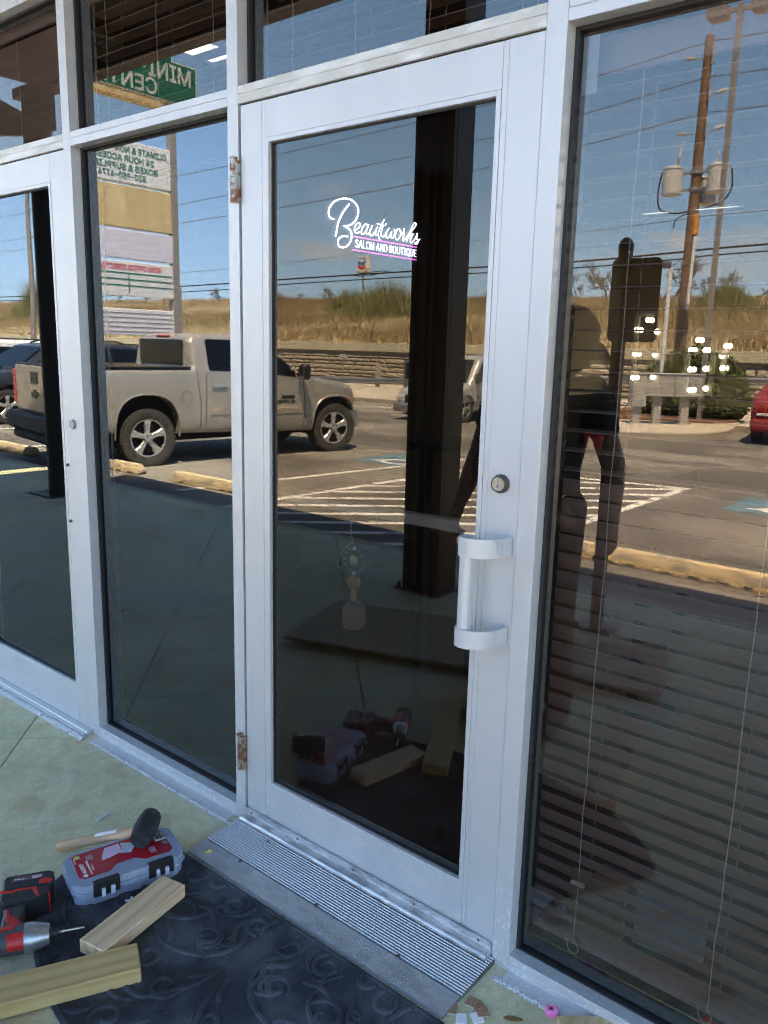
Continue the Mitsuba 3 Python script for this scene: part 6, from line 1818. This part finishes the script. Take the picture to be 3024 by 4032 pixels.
scene['m_leaf'] = {'type': 'twosided', 'bsdf': {'type': 'principled', 'base_color': {'type': 'mesh_attribute', 'name': 'vertex_color'}, 'roughness': 0.55, 'specular': 0.35}}
r = np.random.default_rng(77)
lv, lc = [], []
lobes = [(-5.75, -18.3, .60, .55, .62), (-5.1, -18.5, .88, .75, .72), (-4.55, -18.45, .80, .62, .66), (-4.1, -18.35, .52, .42, .55), (-5.4, -18.2, .45, .6, .45), (-4.6, -18.1, .42, .7, .42)]
for (a, b, cz, rr, hh) in lobes:
    n = 3200
    d = r.standard_normal((n, 3)); d /= np.linalg.norm(d, axis=1, keepdims=True)
    rad = (0.62 + 0.45 * r.random(n) ** .6) * (0.8 + 0.5 * meshkit.fbm(d * 2.3 + a, 3, seed=4))
    p = np.array([a, b, cz]) + d * rad[:, None] * np.array([rr, rr * .8, hh])
    p = p[p[:, 2] > .02]
    n = len(p)
    u = r.standard_normal((n, 3)); u /= np.linalg.norm(u, axis=1, keepdims=True)
    w = np.cross(u, r.standard_normal((n, 3))); w /= np.linalg.norm(w, axis=1, keepdims=True)
    s = .035 + .03 * r.random((n, 1))
    q = np.stack([p - u * s, p + w * s * .5, p + u * s, p - w * s * .5], 1)
    lv.append(q.reshape(-1, 3))
    t = r.random((n, 1))
    c = (np.array([.07, .105, .035]) * t + np.array([.18, .21, .07]) * (1 - t)) * r.uniform(.6, 1.25, (n, 1))
    red = (r.random((n, 1)) < .02)
    c = np.where(red, np.array([.25, .10, .04]), c)
    lc.append(np.repeat(c, 4, 0))
lv, lc = np.vstack(lv), np.vstack(lc)
k0 = np.arange(len(lv) // 4)[:, None] * 4
f = np.vstack([k0 + [0, 1, 2], k0 + [0, 2, 3]])
BU = thing('bush', 'big rounded green bush in the mulch bed behind the letter boxes', 'bush')
put('foliage', trimesh.Trimesh(lv, f, process=False), 'leaf', BU, color=lc)
put('stems', cat([tube([(-5 + .1 * math.cos(i), -18.4 + .1 * math.sin(i), -.05), (-5 + .75 * math.cos(i * 2.1), -18.4 + .4 * math.sin(i * 1.7), .9)], [.035, .012], 6) for i in range(9)]), 'bark', BU)
mu = np.random.default_rng(9)
chips = []
bb_ = bed.buffer(-.05)
while len(chips) < 700:
    x, y = mu.uniform(-7.2, -3.8), mu.uniform(-19.2, -16.7)
    if bb_.contains(Point(x, y)):
        s = .03 + .04 * mu.random()
        a = mu.random() * PI
        chips.append(trimesh.Trimesh([[x - s * math.cos(a), y - s * math.sin(a), .006], [x + s * math.cos(a), y + s * math.sin(a), .012], [x + s * .3, y - s * .3, .03]], [[0, 1, 2]], process=False))
tag(put('mulch_chips', cat(chips), 'mulch'), 'reddish brown bark chips scattered on the island bed under the bush', 'mulch', kind='stuff')
# ------------------------------------------------------------------ the man on the walkway
mat('skin', (0.36, 0.215, 0.15), 0.55)
mat('cap_cloth', (0.030, 0.030, 0.034), 0.8)
mat('shirt', proc(lambda p, n, uv: mix((0.020, 0.024, 0.040), (0.035, 0.040, 0.062), fbm(p.x * 12, p.y * 12, p.z * 7, 3))), 0.85)
mat('trousers', proc(lambda p, n, uv: mix((0.030, 0.026, 0.024), (0.050, 0.042, 0.038), fbm(p.x * 14, p.y * 14, p.z * 6, 3))), 0.85)
mat('boot', (0.05, 0.035, 0.025), 0.6)
MAN = thing('person', 'man in dark cap, navy shirt and dark trousers, head bowed, arms at his sides', 'person')
PM = np.eye(4)
PM[:3, 3] = (0.285, -1.20, 0.0)


def balls(c, r, n=14):
    t = trimesh.creation.uv_sphere(radius=1.0, count=[n, n])
    v = np.array(t.vertices) * np.broadcast_to(r, (3,))
    return v + np.asarray(c, float)


def limb(chain, res=0.018, it=12):
    """chain: list of bones ((c, r), (c, r)); one smooth body"""
    m = m3.Manifold()
    for a, b in chain:
        m = m + m3.Manifold.hull_points(np.vstack([balls(*a), balls(*b)]))
    t = tm(m.refine_to_length(res))
    t.merge_vertices()
    trimesh.smoothing.filter_taubin(t, iterations=it)
    return t


# local axes: x to the picture's right, y away from the wall is negative; the man faces the wall (+y) with his head turned to +x and bowed
hip, waist, chest, neckb = (0, 0, .93), (0, 0, 1.05), (0, -.01, 1.24), (.01, .0, 1.41)
J = {}
for sg in (-1, 1):
    J[sg] = dict(sh=(sg * .175, 0, 1.355), el=(sg * .275, -.02, 1.085), wr=(sg * .315, .05, .885), hp=(sg * .085, 0, .90), kn=(sg * .11, .02, .49), an=(sg * .12, -.02, .09), toe=(sg * .14, .15, .04))
torso = limb([((hip, (.155, .11, .08)), (waist, (.145, .10, .08))), ((waist, (.145, .10, .08)), (chest, (.175, .115, .10))), ((chest, (.175, .115, .10)), ((0, 0, 1.345), (.155, .075, .05))), (((0, 0, 1.345), (.155, .075, .05)), (neckb, (.062, .06, .03)))] +
             [b for sg in (-1, 1) for b in (((J[sg]['sh'], (.062, .066, .06)), ((0, 0, 1.34), (.10, .08, .05))), ((J[sg]['sh'], (.062, .066, .062)), (tuple(np.array(J[sg]['sh']) * .5 + np.array(J[sg]['el']) * .5), (.062, .062, .05))))])
put('shirt', xform(torso, PM), 'shirt', MAN, smooth=True)
legs = limb([b for sg in (-1, 1) for b in ((((0, 0, .95), (.155, .112, .05)), (J[sg]['hp'], (.095, .10, .09))), ((J[sg]['hp'], (.098, .10, .09)), (J[sg]['kn'], (.066, .068, .06))), ((J[sg]['kn'], (.066, .068, .06)), (J[sg]['an'], (.055, .058, .04))))])
put('trousers', xform(legs, PM), 'trousers', MAN, smooth=True)
for sg in (-1, 1):
    bt_ = limb([((J[sg]['an'], (.05, .055, .05)), ((sg * .12, -.03, .045), (.045, .055, .044))), (((sg * .12, -.03, .045), (.045, .055, .044)), (J[sg]['toe'], (.046, .05, .038)))], .015, 6)
    bt_.vertices[:, 2] = np.maximum(bt_.vertices[:, 2], 0.002)
    put('boot', xform(bt_, PM), 'boot', MAN, smooth=True)


def arm(sg, curl):
    e, w, s = np.array(J[sg]['el']), np.array(J[sg]['wr']), np.array(J[sg]['sh'])
    mid = s * .5 + e * .5
    d = w - e; d /= np.linalg.norm(d)
    side_ = np.array([0, 1.0, 0]) - d * d[1]; side_ /= np.linalg.norm(side_)      # thumb side: towards the wall
    palm = np.cross(d, side_) * sg                                                # towards the thigh
    if palm[0] * sg > 0:
        palm = -palm
    ch = [((mid, .050), (e, .045)), ((e, .045), (e + d * .08, .043)), ((e + d * .08, .043), (w, .028))]
    k0 = w + d * .085
    ch += [((w, .026), (w + d * .035 + side_ * .018, .018)), ((w, .026), (w + d * .035 - side_ * .018, .018)), ((w + d * .03 + side_ * .02, .018), (k0 + side_ * .030, .0125)), ((w + d * .03 - side_ * .02, .018), (k0 - side_ * .030, .0115)),
           ((k0 + side_ * .030, .0125), (k0 - side_ * .030, .0115)), ((w + d * .03 + side_ * .02, .018), (k0 - side_ * .03, .0115))]
    for i, (o, L) in enumerate(((.031, .072), (.0105, .080), (-.0105, .075), (-.031, .060))):
        b = k0 + side_ * o
        q = [b]
        ang = .25
        for seg, f_ in enumerate((.46, .30, .24)):
            ang += curl * (0.7 + .25 * i * .5)
            q.append(q[-1] + L * f_ * (d * math.cos(ang) + palm * math.sin(ang)) + side_ * .001 * (1.5 - i))
        for a, b2, r0, r1 in zip(q[:-1], q[1:], (.0098, .0090, .0082), (.0090, .0082, .0070)):
            ch.append(((a, r0), (b2, r1)))
    t0 = w + d * .03 + side_ * .026
    t1 = t0 + d * .028 + side_ * .026 + palm * .008
    t2 = t1 + d * .032 + side_ * .008 + palm * .006
    ch += [((w + d * .02 + side_ * .012, .016), (t0, .0135)), ((t0, .0135), (t1, .0108)), ((t1, .0108), (t2, .0088))]
    ch2 = [tuple((np.asarray(c), r) for c, r in b) for b in ch]
    m = m3.Manifold()
    for (c0_, r0), (c1_, r1) in ch2:
        m = m + m3.Manifold.hull_points(np.vstack([balls(c0_, r0, 10), balls(c1_, r1, 10)]))
    t = tm(m.refine_to_length(.006))
    t.merge_vertices()
    trimesh.smoothing.filter_taubin(t, iterations=8)
    return t


for sg, cu in ((1, .38), (-1, .45)):
    put('arm', xform(arm(sg, cu), PM), 'skin', MAN, smooth=True)
# head, bowed and turned towards +x
HB_ = np.array([.02, .01, 1.43])
fx_ = np.array([math.cos(.55), math.sin(.25), -math.sin(.62)]); fx_ /= np.linalg.norm(fx_)       # where the face looks
lft = np.cross([0, 0, 1.0], fx_); lft /= np.linalg.norm(lft)
upv = np.cross(fx_, lft)
HM = np.eye(4)
HM[:3, 0], HM[:3, 1], HM[:3, 2], HM[:3, 3] = fx_, lft, upv, np.array([.085, .0, 1.535])
hd_ch = [(((-.015, 0, .035), (.098, .076, .085)), ((.02, 0, .0), (.080, .068, .085))), (((.02, 0, .0), (.080, .066, .08)), ((.052, 0, -.085), (.034, .042, .030))),
         (((.090, 0, .0), (.014, .012, .012)), ((.112, 0, -.030), (.013, .013, .011))), (((.078, 0, -.055), (.018, .026, .014)), ((.075, 0, -.075), (.018, .026, .014)))]
hm = m3.Manifold()
for (a, ra), (b, rb) in hd_ch:
    hm = hm + m3.Manifold.hull_points(np.vstack([balls(a, ra, 18), balls(b, rb, 18)]))
for sg in (-1, 1):
    hm = hm - m3.Manifold.hull_points(balls((.094, sg * .032, .005), (.014, .016, .010), 10))
    hm = hm + m3.Manifold.hull_points(np.vstack([balls((-.008, sg * .076, -.012), (.020, .008, .030), 10), balls((-.002, sg * .080, -.030), (.010, .006, .014), 8)]))
hm = hm - m3.Manifold.hull_points(balls((.100, 0, -.062), (.012, .022, .0035), 10))
hmt = tm(hm.refine_to_length(.010)); hmt.merge_vertices()
trimesh.smoothing.filter_taubin(hmt, iterations=5)
neck = limb([((np.array([.0, .0, 1.385]), (.060, .062, .04)), (np.array([.055, .0, 1.485]), (.055, .056, .05)))], .015, 4)
HD = put('head', cat([xform(hmt, PM @ HM), xform(neck, PM)]), 'skin', MAN, smooth=True)
for sg in (-1, 1):
    put('eye', xform(sphere((.0865, sg * .032, .005), .0115, 2), PM @ HM), 'print_white', HD, smooth=True)
cap = m3.Manifold.hull_points(np.vstack([balls((-.015, 0, .040), (.104, .082, .088), 20)])) - m3.Manifold.cube((1, 1, 1)).translate((-.5, -.5, -.965))
cap = cap + m3.Manifold.hull_points(np.vstack([balls((.085, y, .045 - .004 * abs(y) / .05), (.02, .02, .004), 8) for y in (-.05, .05)] + [balls((.150, y, .032), (.012, .015, .003), 8) for y in (-.035, .035)]))
ct = tm(cap.refine_to_length(.012))
put('cap', xform(ct, PM @ HM), 'cap_cloth', MAN, smooth=40)
put('glasses_arm', xform(cat([box(.0, .10, sg * .075 - .002, sg * .075 + .002, .004, .009) for sg in (-1, 1)] + [box(.098, .102, -.06, .06, -.012, .012)]), PM @ HM), 'black_plastic', HD)
TP = thing('tape_measure', 'small yellow tape measure clipped on the man’s belt in the window reflection', 'tape measure')
put('case', xform(hullp(np.vstack([balls((.135, .105, .885), (.03, .016, .03), 10), balls((.175, .10, .875), (.02, .016, .024), 10)])), PM), 'stop_yellow', TP, smooth=40)
put('clip', xform(box(.14, .16, .085, .092, .87, .93), PM), 'alu_return', TP)
